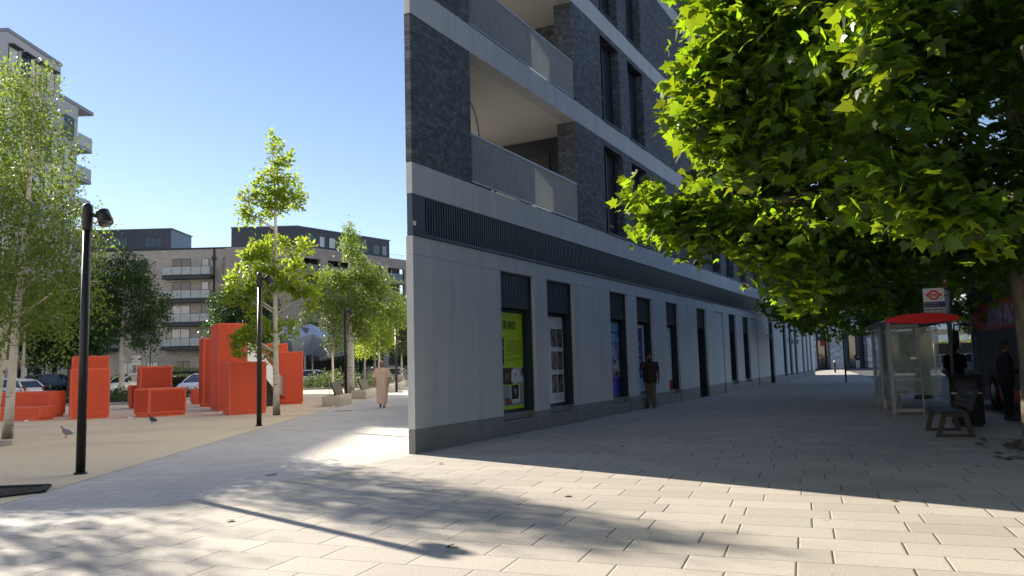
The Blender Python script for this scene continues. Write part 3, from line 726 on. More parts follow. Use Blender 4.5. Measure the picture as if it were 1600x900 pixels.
def leaf_mesh(name, P, D, size, kind, mat, parent, rnd=rng, tilt=.6):
    """P: leaf base points, D: direction each leaf points to (tip), size: lengths"""
    tv, tf = leaf_template(kind); n_ = len(P)
    D = D/np.maximum(1e-6, np.linalg.norm(D, axis=1))[:, None]
    nrm = rnd.normal(size=(n_, 3))*tilt + np.array([0, 0, 1.])
    X = np.cross(D, nrm); X /= np.maximum(1e-6, np.linalg.norm(X, axis=1))[:, None]
    Z = np.cross(X, D)
    sz = size[:, None, None]; tz = tv[None, :, 2, None]*rnd.uniform(-.6, 2.8, n_)[:, None, None] + .12*rnd.normal(size=n_)[:, None, None]*tv[None, :, 0, None]
    V = P[:, None, :] + sz*(tv[None, :, 0, None]*X[:, None, :] + tv[None, :, 1, None]*D[:, None, :] + tz*Z[:, None, :])
    k = len(tv); V = V.reshape(-1, 3)
    me = bpy.data.meshes.new(name)
    base = (np.arange(n_)*k)
    loops = []; starts = []; tot = []
    cnt = 0
    per = [np.array(f) for f in tf]
    lp = np.concatenate([(base[:, None]+np.concatenate(per)[None, :])], 1).reshape(-1)
    ln_ = np.array([len(f) for f in tf]); tot = np.tile(ln_, n_); starts = np.concatenate([[0], np.cumsum(tot)[:-1]])
    me.vertices.add(len(V)); me.vertices.foreach_set('co', V.astype(np.float32).ravel())
    me.loops.add(len(lp)); me.loops.foreach_set('vertex_index', lp.astype(np.int32))
    me.polygons.add(len(tot)); me.polygons.foreach_set('loop_start', starts.astype(np.int32)); me.polygons.foreach_set('loop_total', tot.astype(np.int32))
    me.update(calc_edges=True); me.materials.append(mat)
    o = bpy.data.objects.new(name, me); link(o, parent); return o
def unit(n_): v = rng.normal(size=(n_, 3)); return v/np.linalg.norm(v, axis=1)[:, None]
def in_blob(n_, c, r, shell=.35):
    u = unit(n_); rad = (shell+(1-shell)*rng.random(n_))**.6
    return np.array(c)[None, :] + u*rad[:, None]*np.array(r)[None, :]
def hedge(name, x0, x1, y0, y1, h, label, mat, n_=4200, size=.09, cat='hedge', lumpy=.12, group=None):
    t = thing(name, label, cat, ((x0+x1)/2, (y0+y1)/2, 0), 0, group)
    w_, d = (x1-x0)/2, (y1-y0)/2
    P = np.stack([rng.uniform(-w_, w_, n_), rng.uniform(-d, d, n_), rng.uniform(.05, 1, n_)**.6], 1)
    hh = h*(1-lumpy+lumpy*np.sin(P[:, 0]*2.3+P[:, 1])*np.sin(P[:, 0]*.9+1)); P[:, 2] *= hh
    out = P-np.array([0, 0, h*.3]); D = out*np.array([.6/w_, 1/d, 1/h])+rng.normal(size=(n_, 3))*.6
    leaf_mesh('foliage', P, D, size*rng.uniform(.6, 1.3, n_), 'oval', mat, t)
    mb = MB(); mb.box(-w_+.12, w_-.12, -d+.12, d-.12, -.1, h*.72); mb.build('twigs', M['soil'], t); return t
def bed(x0, x1, y0, y1, label, mat, n_, h, size=.10):
    t = thing('planting_bed', label, 'planting bed', ((x0+x1)/2, (y0+y1)/2, 0), 0, 'kerbed planting beds along the parking')
    w_, d = (x1-x0)/2, (y1-y0)/2
    k = MB(); k.box(-w_, w_, -d, -d+.16, 0, .14); k.box(-w_, w_, d-.16, d, 0, .14); k.box(-w_, -w_+.16, -d+.161, d-.161, 0, .14); k.box(w_-.16, w_, -d+.161, d-.161, 0, .14); k.build('kerb', M['kerb'], t, bevel=.02)
    s_ = MB(); s_.box(-w_+.161, w_-.161, -d+.161, d-.161, -.1, .08); s_.build('soil', M['soil'], t)
    nc = max(3, int((x1-x0)*(y1-y0)*.8)); Ps = []; Ds = []
    for q in range(nc):
        c = (rng.uniform(-w_+.4, w_-.4), rng.uniform(-d+.35, d-.35), .08); m_ = n_//nc; hh = h*rng.uniform(.55, 1.1)
        u = unit(m_); u[:, 2] = abs(u[:, 2]); rad = rng.random(m_)**.5
        Ps.append(np.array(c)+u*rad[:, None]*np.array([.5, .5, hh])); Ds.append(u+rng.normal(size=(m_, 3))*.4+np.array([0, 0, .3]))
    P = np.concatenate(Ps); D = np.concatenate(Ds)
    leaf_mesh('shrubs', P, D, size*rng.uniform(.6, 1.4, len(P)), 'oval', mat, t); return t
bed(-27, -17.6, 37.6, 45.5, 'kerbed bed of low dark shrubs behind the long red blocks on the left', M['leaf_hedge'], 5200, .75)
bed(-24, -14.8, 47.2, 52.5, 'kerbed bed of sparse grey shrubs between the red blocks and parked white hatchback', M['leaf_olive'], 2600, .8)
bed(-19.6, -8.9, 55.5, 61.5, 'kerbed bed of bushy olive shrubs in front of the folded blue pavilion', M['leaf_olive'], 9000, 1.45, .13)
hedge('hedge', -41, -26.5, 72.2, 73.6, 1.5, 'long clipped dark hedge behind the parked dark cars', M['leaf_hedge'], 9000, .12)
hedge('hedge', -42, -33.5, 84, 86, 2.2, 'clipped hedge with bright yellow green top before the beige apartments', M['leaf_lime'], 5000, .13)
hedge('hedge', -34, -20, 92, 94, 3.4, 'tall loose dark hedge along the foot of the beige apartments', M['leaf_dark'], 6000, .2, lumpy=.3)

# ------------------------------------------------------------------ cars
def paint(name, c):
    t = NT(name); t.bsdf(c, .25, .0, None, **{'Coat Weight': .8, 'Coat Roughness': .04}); return t.m
M['tyre'] = m_plain('tyre', (.012, .012, .012), .85); M['alloy'] = m_plain('alloy', (.45, .46, .47), .3, .8); M['car_glass'] = m_glass('car_glass', (.02, .025, .03), .03)
M['lamp_red'] = m_plain('tail_lamp', (.35, .01, .01), .15); M['lamp_white'] = m_plain('head_lamp', (.7, .72, .75), .1); M['plate_y'] = m_plain('plate_yellow', (.65, .45, .03), .4); M['trim'] = m_plain('black_trim', (.02, .02, .02), .5)
PAINT = {k: paint('car_paint_'+k, c) for k, c in dict(white=(.72, .73, .74), dark=(.012, .014, .022), black=(.008, .008, .009), blue=(.20, .30, .42), silver=(.50, .56, .62), grey=(.14, .15, .16)).items()}
def car(x, y, rz, colr, label, s=1., kind='hatch', z=-.1):
    t = thing('parked_car', label, 'car', (x, y, z), rz, 'cars parked behind the plaza'); t.scale = (s, s, s)
    # half profile stations along x (front at +x): x, width, bottom, beltline, roof, roof half width
    ln, wd, ht = (4.1, .88, 1.5) if kind == 'hatch' else (4.6, .94, 1.72)
    h0 = ht/1.5
    st = [(-.5, .80, .36, .62), (-.485, .9, .25, .92), (-.40, .97, .2, .98), (-.2, 1., .19, .98), (.1, 1., .19, .97), (.28, .99, .19, .95), (.40, .95, .2, .86), (.47, .86, .25, .70), (.5, .74, .34, .56)]
    b = MB(); b.smooth = True; rings = []
    for fx, fw, zb, zt in st:
        w_ = wd*fw; X = fx*ln; zb *= h0; zt *= h0
        rings.append([(X, -w_*.86, zb), (X, -w_, zb+.12), (X, -w_*1.0, (zb+zt)/2), (X, -w_*.95, zt-.04), (X, -w_*.86, zt), (X, w_*.86, zt), (X, w_*.95, zt-.04), (X, w_*1.0, (zb+zt)/2), (X, w_, zb+.12), (X, w_*.86, zb)])
    b.loft(rings); body = b.build('body', PAINT[colr], t)
    g = MB(); rings = []
    for fx, zt, fw in [(-.47, .97, .86), (-.40, 1.30, .74), (-.30, 1.47, .70), (.0, 1.5, .70), (.10, 1.45, .70), (.20, 1.22, .76), (.30, .94, .84)]:
        X = fx*ln; w_ = wd*fw; wl = wd*.90
        rings.append([(X, -wl, .93*h0), (X, -w_, zt*h0-.05), (X, -w_+.08, zt*h0), (X, w_-.08, zt*h0), (X, w_, zt*h0-.05), (X, wl, .93*h0)])
    g.loft(rings); g.build('windows', M['car_glass'], t)
    rf_ = MB(); rf_.smooth = True; rings = []
    for fx, zt in [(-.385, 1.36), (-.30, 1.478), (-.1, 1.512), (.04, 1.508), (.115, 1.455)]:
        X = fx*ln; w_ = wd*.70; rings.append([(X, -w_-.01, zt*h0-.07), (X, -w_+.07, zt*h0+.008), (X, w_-.07, zt*h0+.008), (X, w_+.01, zt*h0-.07)])
    rf_.loft(rings)
    for s_ in (-1, 1):
        for (xa, za, xb, zb, r_) in [(.30, .94, .105, 1.46, .035), (-.46, .97, -.37, 1.38, .06), (-.04, .95, -.03, 1.48, .03)]:
            rf_.tube([(xa*ln, s_*wd*.895, za*h0), (xb*ln, s_*wd*.715, zb*h0-.03)], r_, 6)
    rf_.build('roof', PAINT[colr], t)
    for fx in (-.31, .31):
        for s_ in (-1, 1):
            wv = thing('wheel', None, None, (fx*ln, s_*(wd-.09), .31)); wv.parent = t
            a = MB(); a.tube([(0,-.11,0),(0,-.1,0),(0,.1,0),(0,.11,0)], [.29,.32,.32,.29], 20); a.build('tyre', M['tyre'], wv)
            a = MB(); a.tube([(0,s_*.08,0),(0,s_*.118,0)], [.20,.19], 10); a.build('rim', M['alloy'], wv)
    for s_ in (-1, 1):
        a = MB(); a.ball((.465*ln, s_*wd*.66, .66*h0), .13, 10, (.9, 1.3, .7)); a.build('headlight', M['lamp_white'], t)
        a = MB(); a.ball((-.485*ln, s_*wd*.74, .84*h0), .11, 10, (.5, .9, 1.4)); a.build('tail_light', M['lamp_red'], t)
        a = MB(); a.ball((.16*ln, s_*(wd+.08), .98*h0), .09, 10, (.8, 1.1, .8)); a.build('wing_mirror', PAINT[colr], t)
    a = MB(); a.box(.497*ln, .512*ln, -.26, .26, .42*h0, .53*h0); a.build('number_plate', M['white'], t)
    a = MB(); a.box(-.512*ln, -.497*ln, -.26, .26, .55*h0, .66*h0); a.build('number_plate', M['plate_y'], t)
    a = MB(); a.box(.485*ln, .503*ln, -.5, .5, .28*h0, .40*h0); a.build('grille', M['trim'], t)
    return t
car(-30.6, 46.5, R(168), 'white', 'white hatchback behind the birch trunk at the left picture edge')
car(-36.8, 61.5, R(75), 'dark', 'dark blue car seen from behind beside a thin birch trunk', 1., 'suv')
car(-33.6, 61.0, R(-75), 'black', 'black car facing the plaza, half hidden by an upright red block')
car(-27.0, 54.6, R(-128), 'white', 'white hatchback with round mirror parked between two red blocks', 1.08)
car(-30.5, 64.5, R(-60), 'blue', 'pale blue car behind the white hatchback parked between red blocks')
car(-20.7, 51.5, R(-100), 'white', 'white car showing only a slice left of the narrow red tower')
car(-17.6, 68.5, R(12), 'white', 'white car with only its roof above the olive shrubs below the blue pavilion')
car(-9.6, 63.5, R(8), 'silver', 'pale silver car behind the head of the man in the beige robe')
car(-6.2, 66, R(-5), 'grey', 'grey car at the knife edge of the brick wedge behind the far saplings')

# ------------------------------------------------------------------ folded metal pavilion
def pav_mat():
    t = NT('folded_blue_metal'); v = t.coord(); t.bsdf(t.mix(t.noise(.8, v, 4), (.40, .52, .66), (.62, .70, .80)), .3, .55, t.bump(t.noise(.7, v, 2), .1, .05)); return t.m
M['pav'] = pav_mat()
pv = thing('folded_pavilion', 'blue silver pavilion of sharply folded metal facets raised on thin posts', 'pavilion', (-19.4, 75, 0), R(14))
def facets(parent):
    mb = MB(); xs = np.array([-3.2, -1.9, -.4, 1.3, 3.1, 5.0, 7.0]); n_ = len(xs)
    top = [5.75, 5.3, 5.9, 5.2, 5.1, 4.9, 4.9]; mid = [4.6, 4.2, 4.9, 4.1, 4.4, 4.0, 4.2]; bot = [3.1, 2.55, 2.9, 2.45, 2.8, 2.6, 3.0]
    yt = [.6, 0, .8, .1, .9, .2, .9]; ym = [-.4, -1.5, -.2, -1.6, -.2, -1.3, 0]; yb = [.9, -.3, 1.1, -.4, 1.0, -.2, .8]
    for i in range(n_-1):
        T = lambda j: (xs[j], yt[j], top[j]); Mm = lambda j: (xs[j]+.25*(-1)**j, ym[j], mid[j]); Bb = lambda j: (xs[j], yb[j], bot[j]); K = lambda j: (xs[j], 3.4, top[j]-.7+.5*(j % 2)); KB = lambda j: (xs[j], 3.2, 2.9)
        mb.add([T(i), Mm(i), Mm(i+1)], [(0,1,2)]); mb.add([T(i), Mm(i+1), T(i+1)], [(0,1,2)])
        mb.add([Mm(i), Bb(i), Mm(i+1)], [(0,1,2)]); mb.add([Mm(i+1), Bb(i), Bb(i+1)], [(0,1,2)])
        mb.add([T(i), T(i+1), K(i+1)], [(0,1,2)]); mb.add([T(i), K(i+1), K(i)], [(0,1,2)])
        mb.add([Bb(i), KB(i), KB(i+1)], [(0,1,2)]); mb.add([Bb(i), KB(i+1), Bb(i+1)], [(0,1,2)]); mb.add([K(i), K(i+1), KB(i+1), KB(i)], [(0,1,2,3)])
    for j in (0, n_-1):
        p_ = [(xs[j], yt[j], top[j]), (xs[j]+.25*(-1)**j, ym[j], mid[j]), (xs[j], yb[j], bot[j]), (xs[j], 3.2, 2.9), (xs[j], 3.4, top[j]-.7+.5*(j % 2))]
        mb.poly(p_ if j == 0 else p_[::-1])
    mb.build('folded_roof', M['pav'], parent)
facets(pv)
mb = MB()
for xx, hh in ((-3.3, 4.9), (-2.6, 6.2), (-1.3, 5.6), (.55, 5.4)): mb.add([(xx, .3, hh), (xx+.75, -.2, hh-.15), (xx+.15, -.6, hh-2.2)], [(0,1,2)]); mb.add([(xx, .3, hh), (xx+.15, -.6, hh-2.2), (xx-.2, .5, hh-2.0)], [(0,1,2)]); mb.add([(xx, .3, hh), (xx-.2, .5, hh-2.0), (xx+.9, 1.2, hh-.5), (xx+.75, -.2, hh-.15)], [(0,1,2,3)])
mb.build('folded_spike', M['steel'], pv)
for xx in (-2.4, -.2, 1.8, 3.8, 5.9):
    for yy in (.9, 2.8): mb = MB(); mb.cyl(xx, yy, -.1, 3.0, .07, 10); mb.build('post', M['galv'], pv)

# ------------------------------------------------------------------ background buildings
M['beige'] = m_brick('beige_brick', (.46, .39, .32), (.57, .50, .41), (.52, .48, .43), .225, .075, .01, .85, .4)
M['pink_brick'] = m_brick('buff_pink_brick', (.38, .305, .26), (.48, .40, .345), (.43, .39, .36), .225, .075, .01, .85, .4)
M['pale_brick'] = m_brick('pale_brick', (.40, .38, .36), (.50, .48, .45), (.42, .41, .39), .225, .075, .01, .85, .3)
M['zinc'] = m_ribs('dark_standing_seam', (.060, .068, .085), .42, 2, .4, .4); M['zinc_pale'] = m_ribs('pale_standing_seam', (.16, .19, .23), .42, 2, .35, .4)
M['glass_panel'] = m_plain('frosted_glass_panel', (.42, .46, .45), .15, 0, .12, 1.5)
def win(parent, x0, x1, z0, z1, y=0., name='window', split=1, mat=None, T=None):
    """window set 0.12 m back in a wall whose face is y"""
    f = MB(T); d = .05
    f.box(x0, x1, y-.02, y+.10, z0, z0+.06); f.box(x0, x1, y-.02, y+.10, z1-.06, z1); f.box(x0, x0+.06, y-.02, y+.1, z0+.06, z1-.06); f.box(x1-.06, x1, y-.02, y+.1, z0+.06, z1-.06)
    for q in range(1, split): xx = x0+(x1-x0)*q/split; f.box(xx-.035, xx+.035, y-.02, y+.1, z0+.061, z1-.061)
    o = f.build(name, M['frame'], parent)
    g = MB(T); g.box(x0+.061, x1-.061, y-.012, y+.05, z0+.061, z1-.061); g.build('pane', mat or M['pane_blind'], o); return o
b1 = thing('apartment_block', 'beige brick apartments with glass fronted balconies and dark metal penthouse', 'building', (0, 100, 0))
mb = MB(); mb.box(-64, -36.03, 0, 14, -.1, 17.5); mb.build('wall', M['beige'], b1)
mb = MB(); mb.box(-64.05, -36.0, -.05, 14.05, 17.505, 17.75); mb.build('parapet', M['frame'], b1)
mb = MB(); mb.box(-64, -45.2, .9, 7.4, 17.76, 20.5); p1_ = mb.build('penthouse', M['zinc'], b1)
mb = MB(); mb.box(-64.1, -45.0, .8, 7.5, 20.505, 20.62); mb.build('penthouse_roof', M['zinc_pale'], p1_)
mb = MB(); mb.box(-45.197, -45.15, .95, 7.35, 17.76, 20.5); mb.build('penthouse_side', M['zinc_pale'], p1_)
for a, b in ((-53.6, -50.9), (-48.6, -46.4), (-58.8, -56)): win(b1, a, b, 18.1, 19.45, .9, split=3)
for k, zf in enumerate((4.76, 7.85, 10.9, 13.98)):
    for bx in (-45.2, -57.6):
        bl = thing('balcony', None, None); bl.parent = b1
        m1 = MB(); m1.box(bx, bx+6.25, -1.45, -.005, zf-.46, zf); m1.build('balcony_slab', M['frame'], bl)
        m1 = MB()
        for q in range(5): m1.box(bx+.03+1.24*q, bx+1.2+1.24*q, -1.44, -1.42, zf+.08, zf+1.1)
        m1.box(bx+.02, bx+.04, -1.41, -.05, zf+.08, zf+1.1); m1.box(bx+6.2, bx+6.22, -1.41, -.05, zf+.08, zf+1.1); m1.build('glass_front', M['glass_panel'], bl)
        m1 = MB(); m1.box(bx, bx+6.25, -1.46, -1.40, zf+1.102, zf+1.14)
        for q in range(6): m1.box(bx+.0+1.235*q, bx+.03+1.235*q, -1.415, -1.39, zf, zf+1.1)
        m1.build('handrail', M['frame'], bl)
        win(b1, bx+.75, bx+3.1, zf+.06, zf+2.35, -.04, 'french_window', 2); win(b1, bx+4.55, bx+5.5, zf+.06, zf+2.35, -.04)
    win(b1, -49.5, -47.9, zf+.5, zf+2.2, -.04, split=2); win(b1, -37.9, -36.6, zf+.3, zf+2.3, -.04)
for a in (-60, -54, -50.8, -47.6, -43.6, -40.5): win(b1, a, a+1.5, 1.0, 2.9, -.04, split=2)
mb = MB(); mb.tube([(-39.0, -.09, -.1), (-39.0, -.09, 17.6)], .11, 8); mb.box(-39.25, -38.75, -.25, -.005, 16.0, 16.5); mb.build('drainpipe', M['frame'], b1)
b2 = thing('apartment_block', 'buff brick corner block with deep dark loggias and dark metal top storey', 'building', (-27.2, 97, 0), 0)
e2 = head(36); LB = 21.
def c2(t, n_=0.): v = e2*t + Vector((-e2.y, e2.x, 0))*n_; return (v.x, v.y)
SH2 = 3.1
mb = MB(); mb.prism([(-9.2, .0), (0, 0), c2(LB), c2(LB, 12), (-9.2, 12)], -.1, 1.2)
T2 = Matrix.Rotation(math.atan2(e2.y, e2.x), 4, 'Z'); bays = [(0.9, 3.6), (4.9, 9.6), (10.9, 14.9), (16.0, 19.4)]
mb.T = T2; piers2 = [0.] + [v for b_ in bays for v in b_] + [LB]
for a, b in zip(piers2[0::2], piers2[1::2]): mb.box(a+.002, b, .002, .5, 1.2, 16.98)
for zf in (1.66, 4.76, 7.85, 10.9, 13.98):
    for a, b in bays: mb.box(a, b, .004, .5, zf-.38, zf)
for a, b in bays: mb.box(a, b, .003, .5, 15.75, 16.98)
mb.T = None; mb.box(-9.2, -.01, .003, 2., 1.2, 16.98)
wl2 = mb.build('wall', M['pink_brick'], b2)
mb = MB(); mb.prism([(-9.1, 2.0), c2(.3, 2.4), c2(LB-.2, 2.4), c2(LB-.2, 11), (-9.1, 11.9)], -.1, 16.9); mb.build('loggia_back_wall', M['frame'], b2)
mb = MB(T2)
for zf in (4.76, 7.85, 10.9, 13.98): mb.box(.5, LB-.3, .505, 2.4, zf-.34, zf-.02)
mb.build('loggia_floor', M['pale_brick'], b2)
mb = MB(); mb.prism([(-9.2, -.06), (.03, -.06), c2(LB+.06, -.06), c2(LB+.06, 12), (-9.2, 12.1)], 16.99, 17.15); mb.build('coping', M['beige'], b2)
mb = MB(); mb.prism([(-8.6, .25), c2(.1, .3), c2(16.6, .3), c2(16.6, 9), (-8.6, 9.5)], 17.16, 19.72); ph2 = mb.build('penthouse', M['zinc'], b2)
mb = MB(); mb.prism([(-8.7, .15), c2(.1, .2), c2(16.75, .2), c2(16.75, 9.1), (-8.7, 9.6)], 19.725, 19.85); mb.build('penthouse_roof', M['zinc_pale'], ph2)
for a, b in ((1.9, 2.9), (3.7, 4.6), (5.3, 6.4), (7.2, 8.1), (9.8, 10.7), (11.3, 12.3), (13.3, 14.6), (15.1, 16.)): win(b2, a, b, 17.45, 18.9, .27, T=T2)
for zf in (4.76, 7.85, 10.9, 13.98):
    for a, b in bays:
        m1 = MB(T2); m1.box(a+.01, b-.01, .2, .23, zf+.05, zf+1.05); m1.build('glass_front', M['pane'] , b2)
        win(b2, a+.3, a+1.2, zf+.05, zf+2.25, 2.36, 'french_window', T=T2); win(b2, b-1.0, b-.2, zf+.05, zf+2.25, 2.36, T=T2)
    for a in (-7.5, -4.5): win(b2, a, a+1.4, zf+.3, zf+2.3, -.02)
mb = MB(T2)
for q in range(9): mb.tube([(16.9+.5*q, .6, 17.1), (16.9+.5*q, .6, 17.9)], .02, 5)
mb.tube([(16.9, .6, 17.9), (20.9, .6, 17.9)], .02, 5); mb.build('roof_rail', M['galv'], b2)
# tower at the left edge
tw = thing('apartment_tower', 'pale grey apartment tower stepping down to stacked corner balconies at the left edge', 'building', (-41, 0, 0))
M['tower'] = m_plain('pale_render', (.42, .43, .45), .7, 0, .08, .6)
mb = MB(); mb.box(-18, -.003, 43.5, 60.8, 4.7, 25.6); mb.build('lower_wall', M['tower'], tw); mb = MB(); mb.box(-18, 0, 60.804, 68.3, 4.7, 29.8); mb.build('upper_wall', M['tower'], tw)
mb = MB(); mb.box(-18, -.003, 68.304, 71.3, 4.7, 26.9); mb.box(-18, -2.4, 71.3, 73.2, 4.7, 26.5); mb.build('lower_wall', M['tower'], tw)
mb = MB(); mb.box(-18, .25, 43.5, 71.35, -.1, 4.65); mb.build('base_storey', M['pale_brick'], tw)
for bx_ in ((-18.1, .1, 60.75, 68.4, 29.804, 30.1), (-18.1, .1, 68.41, 73.8, 26.904, 27.25), (-18, .38, 43.4, 71.45, 4.653, 4.9)):
    mb = MB(); mb.box(*bx_); mb.build('coping', M['galv'], tw)
for zf in np.arange(7.9, 26, 3.1):
    bl = thing('balcony', None, None); bl.parent = tw
    m1 = MB(); m1.box(-2.38, .05, 71.31, 73.8, zf-.3, zf); m1.build('balcony_slab', M['galv'], bl)
    m1 = MB(); m1.box(.0, .03, 71.36, 73.78, zf+.05, zf+1.15); m1.box(-2.3, -.01, 73.74, 73.77, zf+.05, zf+1.15); m1.build('glass_front', M['glass_panel'], bl)
TT = Matrix.Rotation(R(90), 4, 'Z')      # window x axis runs along +y, its outside faces +x
for zf in np.arange(7.9, 29, 3.1):
    for yy in (53., 57., 61.0, 62.7, 64.6, 66.2):
        if yy < 60 and zf > 23: continue
        win(tw, yy, yy+1.2, zf+.1, zf+2.2, -.03, T=TT)
        if zf > 25: m1 = MB(); m1.box(.0, .5, yy-.05, yy+1.3, zf+2.25, zf+2.35); m1.build('window_hood', M['frame'], tw)
    if zf < 25.: win(tw, 69.1, 70.6, zf+.1, zf+2.2, -.03, T=TT)
for yy, ww in ((61.2, 1.4), (63.3, 1.6), (65.4, 1.0), (66.9, .8), (68.0, .7)): win(tw, yy, yy+ww, .2, 2.9, -.28, T=TT)
sg = MB(); sg.box(.30, .33, 63.75, 64.4, 1.5, 2.2); sg.build('notice', M['white'], tw)
# pale block far behind between corner block and wedge
fb = thing('apartment_block', 'white far apartment block glimpsed beside the knife edge of the wedge', 'building', (-25, 165, 0), R(10))
mb = MB(); mb.box(-6, 12, 0, 8, -.1, 17); mb.build('wall', M['white'], fb)
for zf in (5, 8.2, 11.4, 14.2):
    m1 = MB(); m1.box(-3, 11.5, -1.2, -.01, zf-.3, zf); m1.build('balcony_slab', M['galv'], fb)
    for xx in range(-2, 11, 3): win(fb, xx, xx+1.6, zf, zf+2.1, -.03)
bounce_block = thing('apartment_block', 'pale rendered apartment block behind the viewer, outside the picture', 'building', (-42, -15, 0))
mb = MB(); mb.box(-34, 32, -12, 0, -.1, 27); mb.build('wall', M['render'], bounce_block)  # added, never in view: its sunlit wall fills the shaded plaza
for zf in (1, 4.5, 8, 11.5, 15, 18.5): m1 = MB(); m1.box(-32, 30, -.02, .02, zf+.8, zf+2.0); m1.build('window_strip', M['pane'], bounce_block)
# parking signs on the left
def post_sign(x, y, h, label, plate, z=-.1, pw=.45, phh=.6, colr='white', rz=0., bar=False):
    t = thing('street_sign', label, 'sign', (x, y, z), rz)
    mb = MB(); mb.cyl(0, 0, 0, h, .045, 10); mb.build('post', M['galv'] if colr == 'white' else M['black'], t)
    mb = MB(); mb.box(-pw/2, pw/2, -.07, -.045, h-phh-.05, h-.05); pl = mb.build('plate', M[plate], t, bevel=.004)
    mb = MB(); mb.box(-pw/2+.06, pw/2-.06, -.073, -.071, h-phh*.45, h-phh*.40); mb.box(-pw/2+.06, pw/2-.06, -.073, -.071, h-phh*.72, h-phh*.67)
    if bar: mb = MB(); mb.add([(-pw/2+.04,-.073,h-phh*.7),(-pw/2+.10,-.073,h-phh*.7),(pw/2-.04,-.073,h-phh*.2),(pw/2-.10,-.073,h-phh*.2)], [(0,1,2,3)]); mb.box(-pw/2+.06, pw/2-.06, -.073, -.071, h-phh*.95, h-phh*.85)
    mb.build('marking', M['p_grey'] if not bar else M['p_blue'], pl); return t
post_sign(-28.4, 58, 3.0, 'white parking sign on a thin post behind the upright red block', 'white', pw=.65, phh=.75)
post_sign(-33.5, 71, 6.2, 'dark street pole with a white plate rising behind the tall red mesh block', 'p_sky', pw=.6, phh=1.2, colr='black')
# ------------------------------------------------------------------ trees
def make_tree(name, label, base, h, r0, blobs, leafmat, bark, leaf=.09, per=14, kind='birch', droop=.5, lean=(0, 0), spread=.16, strand=0., group=None, trunk_top=None, cat='tree', z=0., n_scale=1., tilt=.7):
    """blobs: (x, y, z, rx, ry, rz, number of twigs) about the trunk foot"""
    t = thing(name, label, cat, (base[0], base[1], z), 0, group)
    tr = MB(); tt = trunk_top or h*.96; pts = []; rad = []
    ph = rng.uniform(0, 6)
    def axis(zz): k = zz/h; return Vector((lean[0]*k+.06*math.sin(ph+k*7)*k*h*.12, lean[1]*k+.06*math.cos(ph*1.3+k*6)*k*h*.12, zz))
    for q in range(13):
        k = q/12; pts.append(axis(tt*k)); rad.append(max(.012, r0*(1.18 if q == 0 else 1.)*(1-k)**.8+.010))
    tr.tube(pts, rad, 12)
    Ps, Ds = [], []
    for (bx, by, bz, rx, ry, rz_, nt_) in blobs:
        nt_ = int(nt_*n_scale)
        c = Vector((bx, by, bz)); za = max(.25*h*.6, min(tt*.95, bz-.55*rz_-.25*math.hypot(bx, by))); a = axis(za)
        mid = a.lerp(c, .55)+Vector((0, 0, .12*(c-a).length)); rl = max(.012, r0*.42*(1-za/h)+.008)
        tr.tube([a, mid, c], [rl, rl*.7, rl*.35], 7)
        tw = in_blob(nt_, (bx, by, bz), (rx, ry, rz_))
        # limbs reach to some of the twigs
        for q in range(0, nt_, max(1, nt_//9)):
            e = Vector(tw[q]); m2 = c.lerp(e, .5)+Vector((0, 0, .08)); tr.tube([c, m2, e], [rl*.38, rl*.25, .005], 5)
        for q in range(nt_):
            o = tw[q]
            if strand > 0:
                ln = strand*rng.uniform(.4, 1.2); s_ = rng.random(per); dirx = rng.normal(size=2)*.22
                p_ = o[None, :]+np.stack([dirx[0]*s_*ln, dirx[1]*s_*ln, -s_*ln], 1)+rng.normal(size=(per, 3))*spread*np.array([1, 1, .4])
                d_ = rng.normal(size=(per, 3))*.6+np.array([0, 0, -.9])
            else:
                p_ = o[None, :]+rng.normal(size=(per, 3))*spread
                out = o-np.array([bx, by, bz-.3]); out = out/(np.linalg.norm(out)+1e-6)
                d_ = out[None, :]*.8+rng.normal(size=(per, 3))*.6+np.array([0, 0, -droop])
            Ps.append(p_); Ds.append(d_)
    tr.build('trunk', bark, t)
    P = np.concatenate(Ps); D = np.concatenate(Ds); ok = P[:, 2] > .25; P, D = P[ok], D[ok]
    leaf_mesh('crown', P, D, leaf*rng.uniform(.65, 1.3, len(P)), kind, leafmat, t, tilt=tilt)
    return t
# nearest birch pair at the left edge
make_tree('birch_tree', 'tall white barked birch nearest the camera at the left edge, its base in view', (-12.42, 19.0), 9.9, .098,
    [(.2,.2,9.2,.75,.75,.7,40),(-.1,0,8.4,1.15,1.15,.8,95),(.5,-.1,7.3,1.35,1.3,1.0,120),(-.7,.2,6.6,1.1,1.1,1.,85),(.9,.1,5.6,1.15,1.2,1.,110),(-.6,-.1,5.2,1.3,1.2,1.,100),(1.5,.2,4.9,.8,.8,.8,48),(.6,.2,4.1,1.35,1.2,.9,105),(-.8,.2,3.9,1.2,1.2,.8,80),(1.95,.1,5.3,.45,.5,.5,9),(1.6,.2,3.7,.7,.8,.6,34),(.4,.6,3.0,1.0,.8,.5,30),(-.9,.3,2.9,.8,.8,.5,26)],
    M['leaf_birch'], M['birch'], leaf=.085, per=20, strand=1.15, spread=.12, lean=(.35, .1), group='birches on the plaza')
make_tree('birch_tree', 'second white barked birch close behind the nearest one, cut by the left picture edge', (-13.9, 20.6), 10.4, .13,
    [(.1,0,9.9,.9,.9,.7,50),(.1,0,8.8,1.2,1.2,.9,90),(.8,0,7.3,1.,1.,1.,60),(-.6,0,6.8,1.2,1.2,1.,80),(.5,0,5.8,1.3,1.2,1.,85),(-.6,0,4.9,1.3,1.2,.9,80),(.9,0,4.5,1.2,1.1,.8,60)],
    M['leaf_birch'], M['birch'], leaf=.085, per=20, strand=1.1, spread=.12, lean=(.7, .3), group='birches on the plaza')
